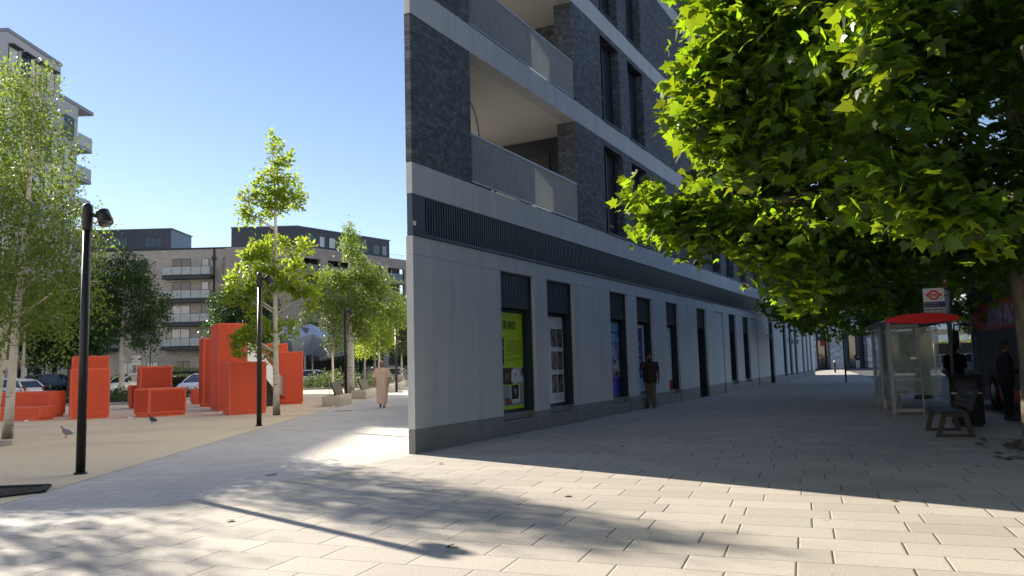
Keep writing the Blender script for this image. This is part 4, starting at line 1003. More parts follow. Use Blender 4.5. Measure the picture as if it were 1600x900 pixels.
for (x, y), lb in zip([(-17.6, 22.4), (-15.6, 17.6)], ['birch standing outside the left picture edge, nearer one', 'birch standing outside the left picture edge, farther one']):
    make_tree('birch_tree', lb, (x, y), 10.2, .12, [(0,0,9,.8,.8,.9,40),(.4,0,7.8,1.2,1.2,1.,80),(-.5,.3,6.6,1.4,1.4,1.1,110),(.5,-.3,5.4,1.5,1.5,1.,110),(-.2,0,4.2,1.4,1.4,.8,80)],
        M['leaf_birch'], M['birch'], leaf=.10, per=17, strand=1.0, spread=.14, group='birches on the plaza')  # unseen extra birches, added to dapple the path and paving
# young birch beside the red blocks
make_tree('young_tree', 'slender young tree with bright green leaves between the black lamp post and red blocks', (-7.95, 25.86), 9.7, .10,
    [(-.05,0,9.35,.22,.25,.40,10),(.15,0,8.85,.38,.35,.45,24),(-.05,0,8.2,.40,.4,.45,26),(-.45,0,7.75,.50,.5,.42,30),(.35,0,7.7,.55,.5,.45,36),(.0,.1,7.35,.8,.6,.35,50),(.55,0,7.25,.42,.4,.35,24),(-1.0,0,7.35,.34,.35,.34,20),(-.3,0,6.95,.4,.4,.3,20),(-1.15,0,6.75,.30,.3,.30,14),(-.75,0,6.55,.3,.3,.25,10),
     (-.2,0,5.65,.75,.6,.42,52),(.75,0,5.6,.42,.4,.34,22),(-.8,0,5.55,.5,.5,.4,28),(-.1,.1,5.1,1.0,.8,.55,78),(-1.05,0,4.55,.62,.6,.55,50),(.9,0,4.4,.62,.6,.5,46),(-.45,0,4.3,.7,.6,.45,46),(.35,.1,4.6,.6,.6,.5,40),(-1.3,0,4.05,.42,.4,.4,24),(1.05,0,3.85,.34,.4,.40,20),(-.8,0,3.75,.35,.4,.3,14),
     (-.55,-.2,2.95,.42,.4,.4,34),(-.95,-.3,2.55,.42,.4,.42,36),(-1.15,-.3,2.25,.25,.3,.3,14),(.35,.3,2.9,.5,.5,.35,22),(-.35,.1,2.2,.35,.35,.3,14)],
    M['leaf_bright'], M['birch'], leaf=.14, per=22, kind='oval', spread=.095, droop=.35, lean=(-.15, 0), n_scale=.5, group='young trees along the side path')
make_tree('young_tree', 'broad weeping young tree with stout pale trunk behind the second concrete bench', (-8.55, 40.4), 9.6, .19,
    [(.0,0,9.1,.35,.35,.45,16),(.1,0,8.4,.5,.5,.55,32),(.15,0,7.5,.5,.5,.5,24),(.7,0,6.9,.8,.8,.55,50),(1.4,.2,6.3,.9,.9,.7,70),(-.7,0,6.6,.9,.9,.5,60),(.3,0,6.0,1.2,1.,.8,100),(-1.6,0,5.6,.9,.8,.7,60),(1.9,.2,5.2,.9,.9,.7,60),(-.1,0,5.1,1.1,1.,.7,80),(1.0,0,4.6,1.2,1.,.8,80),(2.4,.2,4.4,.6,.6,.6,32),(-.2,0,3.9,.5,.5,.5,26),(.9,0,3.5,.5,.5,.5,22)],
    M['leaf_birch'], M['birch'], leaf=.12, per=30, kind='birch', strand=.9, spread=.16, n_scale=.78, group='young trees along the side path')
# small birches and saplings in the beds
def sapling(x, y, h, label, mat, r=.75, lowest=.45, dens=1., name='young_tree', leaf=.14, bark='birch', z=0., z_low=None):
    bl = []; n_ = 7
    for q in range(n_):
        k = lowest+(1-lowest)*(q+.5)/n_; rr = r*(1.05-.75*abs(k-.5)*1.2)*(1 if q < n_-1 else .5)
        bl.append((rng.normal()*r*.4, rng.normal()*r*.4, h*k, rr, rr, h*.10, int(34*dens)))
    make_tree(name, label, (x, y), h, .03+.009*h, bl, mat, M[bark], leaf=leaf, per=18, kind='birch' if leaf > .13 else 'oval', spread=.22, droop=.6, z=z, group='slim saplings by the planting beds')
for x, y, h, lb, mt, r_ in [(-13.0, 55.4, 6.4, 'slim pale trunked sapling in front of the blue pavilion', 'leaf_olive', .8), (-11.6, 60, 6.2, 'sapling with pale trunk between pavilion and beige robed man', 'leaf_bright', .9), (-11.0, 63.2, 6.0, 'twin sapling just left of the beige robed man', 'leaf_birch', .8),
        (-10.1, 57.8, 5.8, 'sapling with sunlit leaves above the head of the beige robed man', 'leaf_bright', .9), (-9.0, 61.8, 6.2, 'slim sapling between farthest lamp post and knife edge', 'leaf_olive', .65), (-22.2, 82, 9.6, 'grey green sapling rising behind the left end of the folded pavilion', 'leaf_olive', 1.1)]:
    sapling(x, y, h, lb, M[mt], r_)
# trees over the parking
make_tree('birch_tree', 'white trunked birch in the bed between red blocks and parked white hatchback', (-24.6, 48.4), 9.8, .17,
    [(0,0,9.0,.9,.9,.9,40),(.9,0,8.2,1.1,1.1,.9,60),(-.9,0,8.2,1.2,1.1,.9,60),(.2,0,7.2,1.7,1.4,1.,110),(1.5,0,6.4,1.1,1.1,.9,60),(-1.1,0,6.2,1.3,1.2,1.,80),(2.1,0,5.3,.8,.8,.8,40),(.5,0,5.1,1.5,1.2,.9,90),(-.9,0,4.6,1.,1.,.7,46),(1.4,0,4.0,.9,.9,.6,40),(2.7,0,6.2,.5,.5,.5,12)],
    M['leaf_dark'], M['birch'], leaf=.14, per=26, strand=1.0, spread=.2, group='trees over the parking')
make_tree('broad_tree', 'dense dark spreading tree over the parked dark cars', (-32.5, 56.5), 9.3, .2,
    [(0,0,8.2,1.5,1.5,.9,70),(1.4,0,7.4,1.2,1.3,.9,70),(-1.4,0,7.2,1.5,1.5,1.,80),(0,0,6.4,2.4,2.,1.,140),(1.7,0,5.6,1.5,1.5,.9,90),(-2.2,0,5.4,1.6,1.6,.9,90),(.2,-.5,4.6,2.6,2.,.9,150),(-2.4,0,3.8,1.6,1.4,.8,90),(2.0,0,4.0,1.6,1.4,.8,80),(0,0,3.4,2.6,2.,.7,120),(-1.2,-.6,2.6,1.6,1.2,.5,50)],
    M['leaf_dark'], M['bark'], leaf=.17, per=26, kind='oval', spread=.28, group='trees over the parking')
make_tree('young_tree', 'light green tree with thin pale trunk behind the nearest birch', (-32.6, 51.2), 8.2, .13,
    [(0,0,7.4,1.2,1.2,.8,60),(.8,0,6.5,1.4,1.2,.9,80),(-1.2,0,6.3,1.4,1.2,.9,80),(.3,0,5.4,1.9,1.5,.8,100),(1.6,0,4.8,1.1,1.,.7,50),(-1.3,0,4.6,1.2,1.,.7,50)],
    M['leaf_birch'], M['birch'], leaf=.15, per=22, kind='oval', spread=.25, group='trees over the parking')
make_tree('broad_tree', 'dark leafy tree behind the steel slide in front of the beige apartments', (-25.3, 72.5), 10.2, .2,
    [(0,0,8.8,2.,1.6,1.,90),(-1.9,0,7.8,1.5,1.4,1.,70),(1.6,0,7.6,1.6,1.4,1.,80),(0,0,6.6,2.6,2.,1.,140),(-2.2,0,5.6,1.4,1.4,1.,70),(2.0,0,5.6,1.6,1.4,1.,80),(0,0,4.4,2.6,2.,1.,130)],
    M['leaf_dark'], M['bark'], leaf=.22, per=22, kind='oval', spread=.35, group='trees over the parking')
for x, y, h, lb in [(-17.5, 88, 9.0, 'dark tree behind the folded pavilion before the corner block'), (-10.5, 84, 8.4, 'dark tree behind the broad weeping tree before the corner block'), (-7.2, 92, 9.0, 'dark tree beside the knife edge far behind the saplings')]:
    make_tree('broad_tree', lb, (x, y), h, .2, [(0,0,h*.82,1.8,1.6,1.1,80),(-1.5,0,h*.65,1.7,1.5,1.2,90),(1.6,0,h*.62,1.7,1.5,1.2,90),(0,0,h*.5,2.6,2.,1.2,130),(0,0,h*.3,2.6,2.,1.2,110)],
        M['leaf_dark'], M['bark'], leaf=.24, per=20, kind='oval', spread=.38, group='trees over the parking')

# ------------------------------------------------------------------ plane trees on the right
def plane_tree(name, label, base, r0, fork, limbs, blobs, leaf, per, group, htop):
    """limbs: lists of points from the fork outwards; blobs carry the leaf sprays"""
    t = thing(name, label, 'tree', (*base, 0), 0, group)
    tr = MB(); pts = [(0,0,-.05),(.0,0,.15),(.02,.0,fork*.5),(.0,.03,fork),(.1,.1,fork*1.6),(0,.2,htop*.75)]
    tr.tube(pts, [r0*1.35, r0*1.08, r0*.95, r0*.92, r0*.6, r0*.18], 14)
    for lm in limbs:
        n_ = len(lm); tr.tube(lm, [r0*.42*(1-.85*q/(n_-1))+.006 for q in range(n_)], 9)
    alll = [Vector(p_) for lm in limbs for p_ in lm] + [Vector(p_) for p_ in pts[3:]]
    Ps, Ds, Sz = [], [], []
    for (bx, by, bz, rx, ry, rz_, nt_) in blobs:
        c = Vector((bx, by, bz)); near = min(alll, key=lambda q: (q-c).length)
        mid = near.lerp(c, .5)+Vector((0, 0, .10))
        joined = (near-c).length < 1.35
        if joined: tr.tube([near, mid, c], [.015, .011, .006], 6)
        tw = in_blob(nt_, (bx, by, bz), (rx, ry, rz_), .15)
        for q in range(nt_):
            o = tw[q]
            if joined and q % 3 == 0: e = Vector(o); tr.tube([c, c.lerp(e, .55)+Vector((0, 0, .06)), e], [.009, .006, .003], 5)
            out = o-np.array([bx, by, bz]); out[2] = 0; out /= (np.linalg.norm(out)+1e-6)
            p_ = o[None, :]+rng.normal(size=(per, 3))*np.array([.15, .15, .10])
            d_ = out[None, :]*.55+rng.normal(size=(per, 3))*np.array([.75, .75, .35])+np.array([0, 0, -.38])
            Ps.append(p_); Ds.append(d_)
    tr.build('trunk', M['bark'], t)
    P = np.concatenate(Ps); D = np.concatenate(Ds)
    leaf_mesh('crown', P, D, leaf*(.5+.85*rng.random(len(P))**1.3), 'maple', M['leaf_plane'], t, tilt=.55)
    sb = MB()
    for q in range(26):
        i = int(rng.integers(0, len(P))); c = P[i]
        if c[2] > 7: continue
        sb.tube([c+np.array([0,0,.12]), c+np.array([.01,0,.02])], .002, 4); sb.ball(c, .016, 8)
    sb.build('seed_balls', M['bark'], t); return t
PB = (8.15, 12.0)
PLANE_BLOBS = [(-5.9, -4.4, 5.05, 0.34, 0.34, 0.2, 12), (-5.66, -4.4, 5.25, 0.4, 0.4, 0.24, 14), (-6.03, -4.2, 4.56, 0.31, 0.31, 0.19, 11), (-5.92, -4.6, 4.59, 0.4, 0.4, 0.24, 14), (-6.05, -4.0, 4.04, 0.28, 0.28, 0.17, 10), (-5.96, -4.3, 4.11, 0.38, 0.38, 0.23, 13), (-5.71, -4.7, 4.25, 0.4, 0.4, 0.24, 14), (-6.08, -3.8, 4.39, 0.22, 0.22, 0.13, 6), (-5.86, -4.0, 3.79, 0.32, 0.32, 0.19, 10), (-5.61, -4.4, 3.83, 0.4, 0.4, 0.24, 13), (-5.39, -4.8, 4.02, 0.36, 0.36, 0.22, 11), (-5.51, -5.0, 4.63, 0.4, 0.4, 0.24, 12), (-5.27, -5.4, 4.8, 0.4, 0.4, 0.24, 10), (-5.3, -4.5, 3.59, 0.3, 0.3, 0.18, 7), (-5.21, -5.3, 4.16, 0.3, 0.3, 0.18, 7), (-5.16, -4.8, 3.76, 0.26, 0.26, 0.16, 5), (-5.31, -6.1, 4.21, 0.24, 0.24, 0.14, 5), (-5.13, -6.1, 3.88, 0.22, 0.22, 0.13, 5), (-5.07, -5.3, 3.71, 0.22, 0.22, 0.13, 3), (-4.92, -5.7, 3.68, 0.2, 0.2, 0.12, 3), (-5.64, -5.2, 5.16, 0.5, 0.5, 0.3, 14), (-5.21, -5.8, 4.88, 0.5, 0.5, 0.3, 12), (-6.06, -4.6, 5.5, 0.45, 0.45, 0.27, 12), (-5.7, -4.1, 3.55, 0.24, 0.24, 0.14, 6), (-5.26, -4.6, 3.36, 0.18, 0.18, 0.11, 4), (-4.85, -5.0, 3.24, 0.16, 0.16, 0.1, 3), (-4.8, -5.3, 3.13, 0.16, 0.16, 0.1, 3), (-4.5, -5.4, 3.54, 0.14, 0.14, 0.08, 2), (-4.86, -4.8, 3.53, 0.14, 0.14, 0.08, 2), (-4.72, -5.3, 3.05, 0.24, 0.24, 0.14, 6), (-4.59, -5.4, 2.83, 0.26, 0.26, 0.16, 7), (-4.38, -5.5, 2.69, 0.26, 0.26, 0.16, 8), (-4.24, -5.6, 2.6, 0.18, 0.18, 0.11, 5), (-4.38, -5.2, 2.63, 0.14, 0.14, 0.08, 2), (-4.67, -4.8, 2.87, 0.16, 0.16, 0.1, 2), (-4.86, -4.4, 2.86, 0.16, 0.16, 0.1, 2), (-6.36, -2.54, 3.51, 0.24, 0.24, 0.14, 8), (-6.38, -2.72, 3.17, 0.28, 0.28, 0.17, 9), (-6.01, -2.9, 3.38, 0.28, 0.28, 0.17, 9), (-5.97, -2.99, 3.02, 0.3, 0.3, 0.18, 10), (-5.71, -3.17, 3.15, 0.32, 0.32, 0.19, 11), (-5.59, -3.36, 2.85, 0.32, 0.32, 0.19, 11), (-5.43, -3.63, 2.68, 0.28, 0.28, 0.17, 9), (-5.35, -3.45, 3.05, 0.28, 0.28, 0.17, 8), (-5.17, -3.72, 2.85, 0.22, 0.22, 0.13, 6), (-5.04, -3.81, 2.62, 0.2, 0.2, 0.12, 4), (-5.16, -3.81, 2.38, 0.16, 0.16, 0.1, 3), (-4.98, -3.81, 2.19, 0.17, 0.17, 0.1, 4), (-5.07, -0.8, 4.11, 0.53, 0.53, 0.33, 14), (-4.48, -0.4, 3.92, 0.63, 0.63, 0.39, 22), (-4.36, -1.0, 4.33, 0.63, 0.63, 0.39, 24), (-3.59, -0.4, 4.02, 0.73, 0.73, 0.46, 30), (-3.87, -1.0, 4.65, 0.63, 0.63, 0.39, 26), (-3.05, -0.6, 4.55, 0.73, 0.73, 0.46, 32), (-2.74, 0.0, 3.88, 0.79, 0.79, 0.49, 34), (-2.94, 0.6, 3.36, 0.79, 0.79, 0.49, 32), (-3.41, 0.8, 3.19, 0.63, 0.63, 0.39, 20), (-3.31, 1.6, 2.91, 0.53, 0.53, 0.33, 13), (-2.97, 1.0, 2.92, 0.73, 0.73, 0.46, 26), (-2.43, 0.6, 3.08, 0.84, 0.84, 0.52, 34), (-2.07, 0.0, 3.35, 0.84, 0.84, 0.52, 36), (-2.32, -0.6, 3.94, 0.79, 0.79, 0.49, 34), (-2.75, -1.4, 4.69, 0.68, 0.68, 0.42, 28), (-3.26, -1.2, 5.24, 0.63, 0.63, 0.39, 26), (-2.24, -1.4, 4.31, 0.73, 0.73, 0.46, 28), (-1.79, -0.8, 3.59, 0.79, 0.79, 0.49, 32), (-1.43, 0.2, 3.11, 0.58, 0.58, 0.36, 20), (-0.91, -0.2, 2.98, 0.73, 0.73, 0.46, 26), (-1.12, -0.8, 3.67, 0.84, 0.84, 0.52, 30), (-1.4, -1.2, 4.34, 0.73, 0.73, 0.46, 20), (-2.31, -1.8, 5.0, 0.68, 0.68, 0.42, 24), (-2.72, -2.0, 5.56, 0.68, 0.68, 0.42, 24), (-1.78, -1.6, 5.8, 0.68, 0.68, 0.42, 16), (-1.04, -1.2, 5.28, 0.63, 0.63, 0.39, 12), (-0.71, -1.0, 4.38, 0.63, 0.63, 0.39, 12), (-0.53, -0.6, 3.5, 0.73, 0.73, 0.46, 20), (-0.63, -1.0, 6.32, 0.73, 0.73, 0.46, 12), (-0.13, -1.0, 5.52, 0.84, 0.84, 0.52, 12), (-0.26, -1.0, 4.17, 0.84, 0.84, 0.52, 14), (-3.19, -2.2, 6.38, 0.73, 0.73, 0.46, 22), (-2.51, -2.2, 6.36, 0.84, 0.84, 0.52, 22), (-1.6, -2.0, 6.62, 0.95, 0.95, 0.59, 20), (-3.58, -2.2, 5.68, 0.63, 0.63, 0.39, 22), (-4.17, -2.4, 5.61, 0.58, 0.58, 0.36, 20), (-4.77, -2.4, 5.28, 0.53, 0.53, 0.33, 16), (-4.51, -1.8, 4.88, 0.53, 0.53, 0.33, 18), (-5.15, -2.4, 5.81, 0.53, 0.53, 0.33, 14), (-5.11, -2.1, 4.97, 0.47, 0.47, 0.29, 12), (-1.51, 1.2, 2.91, 0.47, 0.47, 0.29, 12), (-2.07, 1.6, 2.68, 0.53, 0.53, 0.33, 14), (-2.42, 2.0, 2.65, 0.47, 0.47, 0.29, 11), (-2.94, 2.0, 2.71, 0.32, 0.32, 0.2, 6), (-0.02, 0.6, 2.75, 0.63, 0.63, 0.39, 12), (-0.41, 1.0, 2.85, 0.47, 0.47, 0.29, 8), (3.03, 3.26, 8.62, 1.15, 1.15, 0.7, 22), (2.39, 0.7, 10.85, 1.15, 1.15, 0.7, 22), (2.09, 1.19, 11.0, 1.15, 1.15, 0.7, 22), (-2.34, -2.14, 8.28, 1.15, 1.15, 0.7, 22), (-1.39, -2.29, 6.38, 1.15, 1.15, 0.7, 22), (1.31, -4.32, 7.98, 1.15, 1.15, 0.7, 22), (1.94, -3.63, 10.62, 1.15, 1.15, 0.7, 22), (1.42, 4.44, 7.93, 1.15, 1.15, 0.7, 22), (1.93, -4.82, 5.74, 1.15, 1.15, 0.7, 22), (-2.79, 0.93, 6.09, 1.15, 1.15, 0.7, 22), (3.21, -2.02, 6.25, 1.15, 1.15, 0.7, 22), (-1.01, -2.01, 10.62, 1.15, 1.15, 0.7, 22), (0.42, 1.33, 7.22, 1.15, 1.15, 0.7, 22), (-2.04, 3.58, 10.3, 1.15, 1.15, 0.7, 22), (-0.9, -2.89, 5.65, 1.15, 1.15, 0.7, 22), (3.31, 5.18, 7.44, 1.15, 1.15, 0.7, 22), (-0.29, -0.96, 6.24, 1.15, 1.15, 0.7, 22), (2.71, -3.37, 6.96, 1.15, 1.15, 0.7, 22), (-0.51, 1.88, 6.9, 1.15, 1.15, 0.7, 22), (5.45, 1.12, 7.59, 1.15, 1.15, 0.7, 22), (3.68, 3.87, 6.21, 1.15, 1.15, 0.7, 22), (4.35, 2.0, 10.12, 1.15, 1.15, 0.7, 22), (5.33, 1.18, 6.13, 1.15, 1.15, 0.7, 22), (0.85, 0.73, 7.79, 1.15, 1.15, 0.7, 22), (-0.39, -3.73, 9.99, 1.15, 1.15, 0.7, 22), (0.87, 3.49, 6.98, 1.15, 1.15, 0.7, 22), (5.77, -0.48, 6.83, 1.15, 1.15, 0.7, 22), (-2.79, 1.58, 9.62, 1.15, 1.15, 0.7, 22), (1.66, 0.67, 8.21, 1.15, 1.15, 0.7, 22), (0.37, 5.63, 9.07, 1.15, 1.15, 0.7, 22), (-4.33, -1.03, 8.96, 1.15, 1.15, 0.7, 22), (1.27, -5.18, 5.81, 1.15, 1.15, 0.7, 22), (-1.35, -1.26, 8.24, 1.15, 1.15, 0.7, 22), (1.43, -5.05, 9.13, 1.15, 1.15, 0.7, 22), (3.59, 1.07, 6.41, 1.15, 1.15, 0.7, 22), (2.4, 0.28, 7.17, 1.15, 1.15, 0.7, 22), (-0.69, 1.42, 10.74, 1.15, 1.15, 0.7, 22), (-1.32, -1.45, 8.51, 1.15, 1.15, 0.7, 22), (4.19, 2.45, 6.52, 1.15, 1.15, 0.7, 22), (2.11, 0.77, 8.91, 1.15, 1.15, 0.7, 22), (-1.96, -2.2, 9.05, 1.15, 1.15, 0.7, 22), (-1.05, 1.98, 7.58, 1.15, 1.15, 0.7, 22), (3.93, 2.54, 10.52, 1.15, 1.15, 0.7, 22), (4.24, -2.38, 5.55, 1.15, 1.15, 0.7, 22), (1.85, -4.2, 5.98, 1.15, 1.15, 0.7, 22), (-1.06, 0.58, 10.41, 1.15, 1.15, 0.7, 22), (-0.83, -4.8, 9.21, 1.15, 1.15, 0.7, 22), (-0.35, 5.42, 6.46, 1.15, 1.15, 0.7, 22), (2.55, 3.06, 8.18, 1.15, 1.15, 0.7, 22), (-0.8, 4.7, 8.52, 1.15, 1.15, 0.7, 22), (0.5, 4.87, 7.19, 1.15, 1.15, 0.7, 22), (-0.11, -2.81, 9.93, 1.15, 1.15, 0.7, 22), (-2.72, -0.03, 10.95, 1.15, 1.15, 0.7, 22), (2.92, 2.18, 8.54, 1.15, 1.15, 0.7, 22), (2.45, 0.71, 10.15, 1.15, 1.15, 0.7, 22), (1.16, -4.23, 10.11, 1.15, 1.15, 0.7, 22), (0.3, -2.87, 9.09, 1.15, 1.15, 0.7, 22), (3.3, 4.76, 8.77, 1.15, 1.15, 0.7, 22), (0.04, -4.04, 9.54, 1.15, 1.15, 0.7, 22), (-4.73, -1.47, 8.9, 1.15, 1.15, 0.7, 22), (1.53, -3.56, 10.14, 1.15, 1.15, 0.7, 22), (4.42, 3.71, 7.05, 1.15, 1.15, 0.7, 22), (4.04, 2.77, 7.72, 1.15, 1.15, 0.7, 22), (-2.57, -2.2, 8.32, 1.15, 1.15, 0.7, 22), (-1.92, 0.31, 8.63, 1.15, 1.15, 0.7, 22), (1.75, -1.53, 5.86, 1.15, 1.15, 0.7, 22), (3.78, 1.92, 10.68, 1.15, 1.15, 0.7, 22), (5.75, 1.88, 7.85, 1.15, 1.15, 0.7, 22), (2.93, 2.87, 6.58, 1.15, 1.15, 0.7, 22), (-0.76, -3.86, 6.89, 1.15, 1.15, 0.7, 22), (0.02, 5.7, 9.19, 1.15, 1.15, 0.7, 22), (1.81, -0.0, 6.85, 1.15, 1.15, 0.7, 22), (2.77, 1.2, 7.8, 1.15, 1.15, 0.7, 22), (-0.12, -4.22, 5.43, 1.15, 1.15, 0.7, 22), (3.94, 1.39, 10.15, 1.15, 1.15, 0.7, 22), (3.21, -1.49, 10.32, 1.15, 1.15, 0.7, 22), (3.53, -1.3, 9.5, 1.15, 1.15, 0.7, 22), (-1.3, 2.0, 8.94, 1.15, 1.15, 0.7, 22), (4.25, 2.74, 9.59, 1.15, 1.15, 0.7, 22), (3.54, -1.68, 6.06, 1.15, 1.15, 0.7, 22), (4.62, -2.82, 10.27, 1.15, 1.15, 0.7, 22), (-3.76, -2.34, 7.23, 1.15, 1.15, 0.7, 22), (1.48, 3.16, 9.51, 1.15, 1.15, 0.7, 22), (-2.11, 0.49, 10.88, 1.15, 1.15, 0.7, 22), (-3.13, 0.54, 6.47, 1.15, 1.15, 0.7, 22), (-2.85, -1.74, 6.17, 1.15, 1.15, 0.7, 22), (3.75, 1.03, 8.64, 1.15, 1.15, 0.7, 22), (-5.27, -0.34, 9.95, 1.15, 1.15, 0.7, 22), (4.97, -1.74, 7.68, 1.15, 1.15, 0.7, 22), (-3.42, -0.24, 7.64, 1.15, 1.15, 0.7, 22), (5.21, 1.64, 6.43, 1.15, 1.15, 0.7, 22), (4.09, 1.03, 9.29, 1.15, 1.15, 0.7, 22), (0.52, 0.83, 9.44, 1.15, 1.15, 0.7, 22), (0.37, -0.46, 6.35, 1.15, 1.15, 0.7, 22), (-2.05, -1.3, 6.07, 1.15, 1.15, 0.7, 22), (2.67, 2.85, 7.33, 1.15, 1.15, 0.7, 22), (1.98, 4.34, 5.31, 1.15, 1.15, 0.7, 22), (-2.25, 2.47, 7.68, 1.15, 1.15, 0.7, 22), (4.3, 1.65, 8.69, 1.15, 1.15, 0.7, 22), (0.17, -5.38, 6.9, 1.15, 1.15, 0.7, 22), (-1.95, -2.9, 6.6, 1.15, 1.15, 0.7, 22), (4.04, -2.92, 10.24, 1.15, 1.15, 0.7, 22), (2.6, -4.71, 5.7, 1.15, 1.15, 0.7, 22), (2.77, 0.55, 7.98, 1.15, 1.15, 0.7, 22), (-1.27, -3.25, 8.21, 1.15, 1.15, 0.7, 22), (0.3, -1.24, 9.68, 1.15, 1.15, 0.7, 22), (2.96, 1.17, 9.58, 1.15, 1.15, 0.7, 22), (-1.31, -3.07, 7.07, 1.15, 1.15, 0.7, 22), (1.63, -2.39, 5.81, 1.15, 1.15, 0.7, 22), (0.22, 1.14, 10.57, 1.15, 1.15, 0.7, 22), (4.32, 4.28, 6.12, 1.15, 1.15, 0.7, 22), (-1.33, 4.47, 6.96, 1.15, 1.15, 0.7, 22), (-1.16, 1.59, 8.03, 1.15, 1.15, 0.7, 22), (2.91, 0.73, 10.62, 1.15, 1.15, 0.7, 22), (-0.38, 3.26, 9.31, 1.15, 1.15, 0.7, 22), (2.53, -1.82, 7.64, 1.15, 1.15, 0.7, 22), (-0.95, -4.73, 8.42, 1.15, 1.15, 0.7, 22), (1.27, 2.52, 9.88, 1.15, 1.15, 0.7, 22), (-1.28, -4.99, 9.24, 1.15, 1.15, 0.7, 22), (-1.66, 1.31, 10.68, 1.15, 1.15, 0.7, 22), (-1.29, -3.84, 8.98, 1.15, 1.15, 0.7, 22), (-2.35, 2.55, 8.66, 1.15, 1.15, 0.7, 22), (-4.65, 0.84, 10.23, 1.15, 1.15, 0.7, 22), (2.26, -2.66, 7.51, 1.15, 1.15, 0.7, 22), (3.46, -1.33, 9.81, 1.15, 1.15, 0.7, 22), (3.45, 2.44, 8.21, 1.15, 1.15, 0.7, 22), (2.15, -4.77, 5.87, 1.15, 1.15, 0.7, 22), (-3.22, -2.78, 6.07, 1.15, 1.15, 0.7, 22), (2.35, -3.44, 10.51, 1.15, 1.15, 0.7, 22), (1.84, 4.17, 7.1, 1.15, 1.15, 0.7, 22), (-2.64, -3.22, 8.04, 1.15, 1.15, 0.7, 22), (-1.66, 3.97, 7.38, 1.15, 1.15, 0.7, 22), (3.24, -2.21, 7.98, 1.15, 1.15, 0.7, 22), (0.05, 3.22, 10.82, 1.15, 1.15, 0.7, 22), (2.53, 0.01, 10.9, 1.15, 1.15, 0.7, 22), (0.8, -4.03, 9.14, 1.15, 1.15, 0.7, 22)]

limbs = [[(0,.02,2.9), (-1.2,-.6,3.9), (-3.0,-1.9,4.6), (-4.6,-3.1,4.7), (-6.2,-3.7,4.55)], [(.0,.02,3.1), (-1.6,.3,3.7), (-3.6,-.6,3.9), (-5.0,-1.6,3.6), (-5.9,-1.7,3.35)], [(.05,.05,3.3), (-.9,-1.6,4.2), (-2.2,-3.6,4.6), (-3.2,-4.9,4.4)],
         [(.1,.1,3.6), (-1.,1.2,4.6), (-2.6,2.4,5.0), (-4.,2.8,4.6)], [(.1,.1,3.4), (.4,-1.8,4.4), (-.3,-3.9,4.6), (-1.2,-5.2,4.1)]]
plane_tree('plane_tree', 'large plane tree with sunlit yellow green leaves overhanging the pavement from the right', PB, .29, 2.9, limbs, PLANE_BLOBS, .148, 20, 'plane trees along the road', 11.)
def far_blobs(seed):
    g = np.random.default_rng(seed); out = []
    for q in range(58):
        a = g.uniform(0, 6.28); rr_ = 4.6*g.random()**.5; z_ = 2.9+5.5*g.random()*(1-rr_/7)
        out.append((math.cos(a)*rr_, math.sin(a)*rr_, z_+.12*rr_*0, .9, .9, .7, 20))
    return out
lf2 = [[(0,0,2.8), (-1.4,-.6,3.6), (-3.2,-1.2,3.9)], [(0,0,2.9), (1.2,-1.2,3.9), (2.2,-2.6,4.1)], [(0,0,3.1), (-.8,1.6,4.), (-1.4,3.2,4.2)], [(0,0,3.3), (1.5,1.2,4.4), (3.,1.8,4.6)]]
plane_tree('plane_tree', 'second plane tree with dark shaded crown behind the bus shelter', (13.6, 25.8), .24, 2.8, lf2, far_blobs(3), .21, 9, 'plane trees along the road', 8.5)
plane_tree('plane_tree', 'third plane tree along the road, dark crown far beyond the bus shelter', (18.2, 38.), .24, 2.8, lf2, far_blobs(5), .24, 8, 'plane trees along the road', 8.5)

def copy_thing(o, loc, rz, label):
    c = o.copy(); col.objects.link(c); c.location = loc; c.rotation_euler = (0, 0, rz); c['label'] = label
    for ch in list(o.children):
        d = ch.copy(); col.objects.link(d); d.parent = c
    return c
src = [o for o in col.objects if o.name == 'plane_tree.001'][0]
for off, tt_, rz, lb in [(12.6, 1., 1., 'plane tree on the opposite kerb, outside the right picture edge, first'), (12.8, 10., 2.4, 'plane tree on the opposite kerb, outside the right picture edge, second'), (12.6, 19.5, 4., 'plane tree on the opposite kerb, outside the right picture edge, third'), (6.6, 1.4, 5., 'plane tree at the near kerb beside the viewer, outside the picture'), (2.5, -7.5, 3., 'plane tree behind the viewer, outside the picture'), (12.8, -8., 2., 'plane tree across the road behind the viewer, outside the picture')]:
    v = KN*off+KH*tt_; c = copy_thing(src, (v.x, v.y, 0), rz, lb); c.scale = (1.1, 1.1, 1.1)  # unseen copies added to block skylight over the right pavement
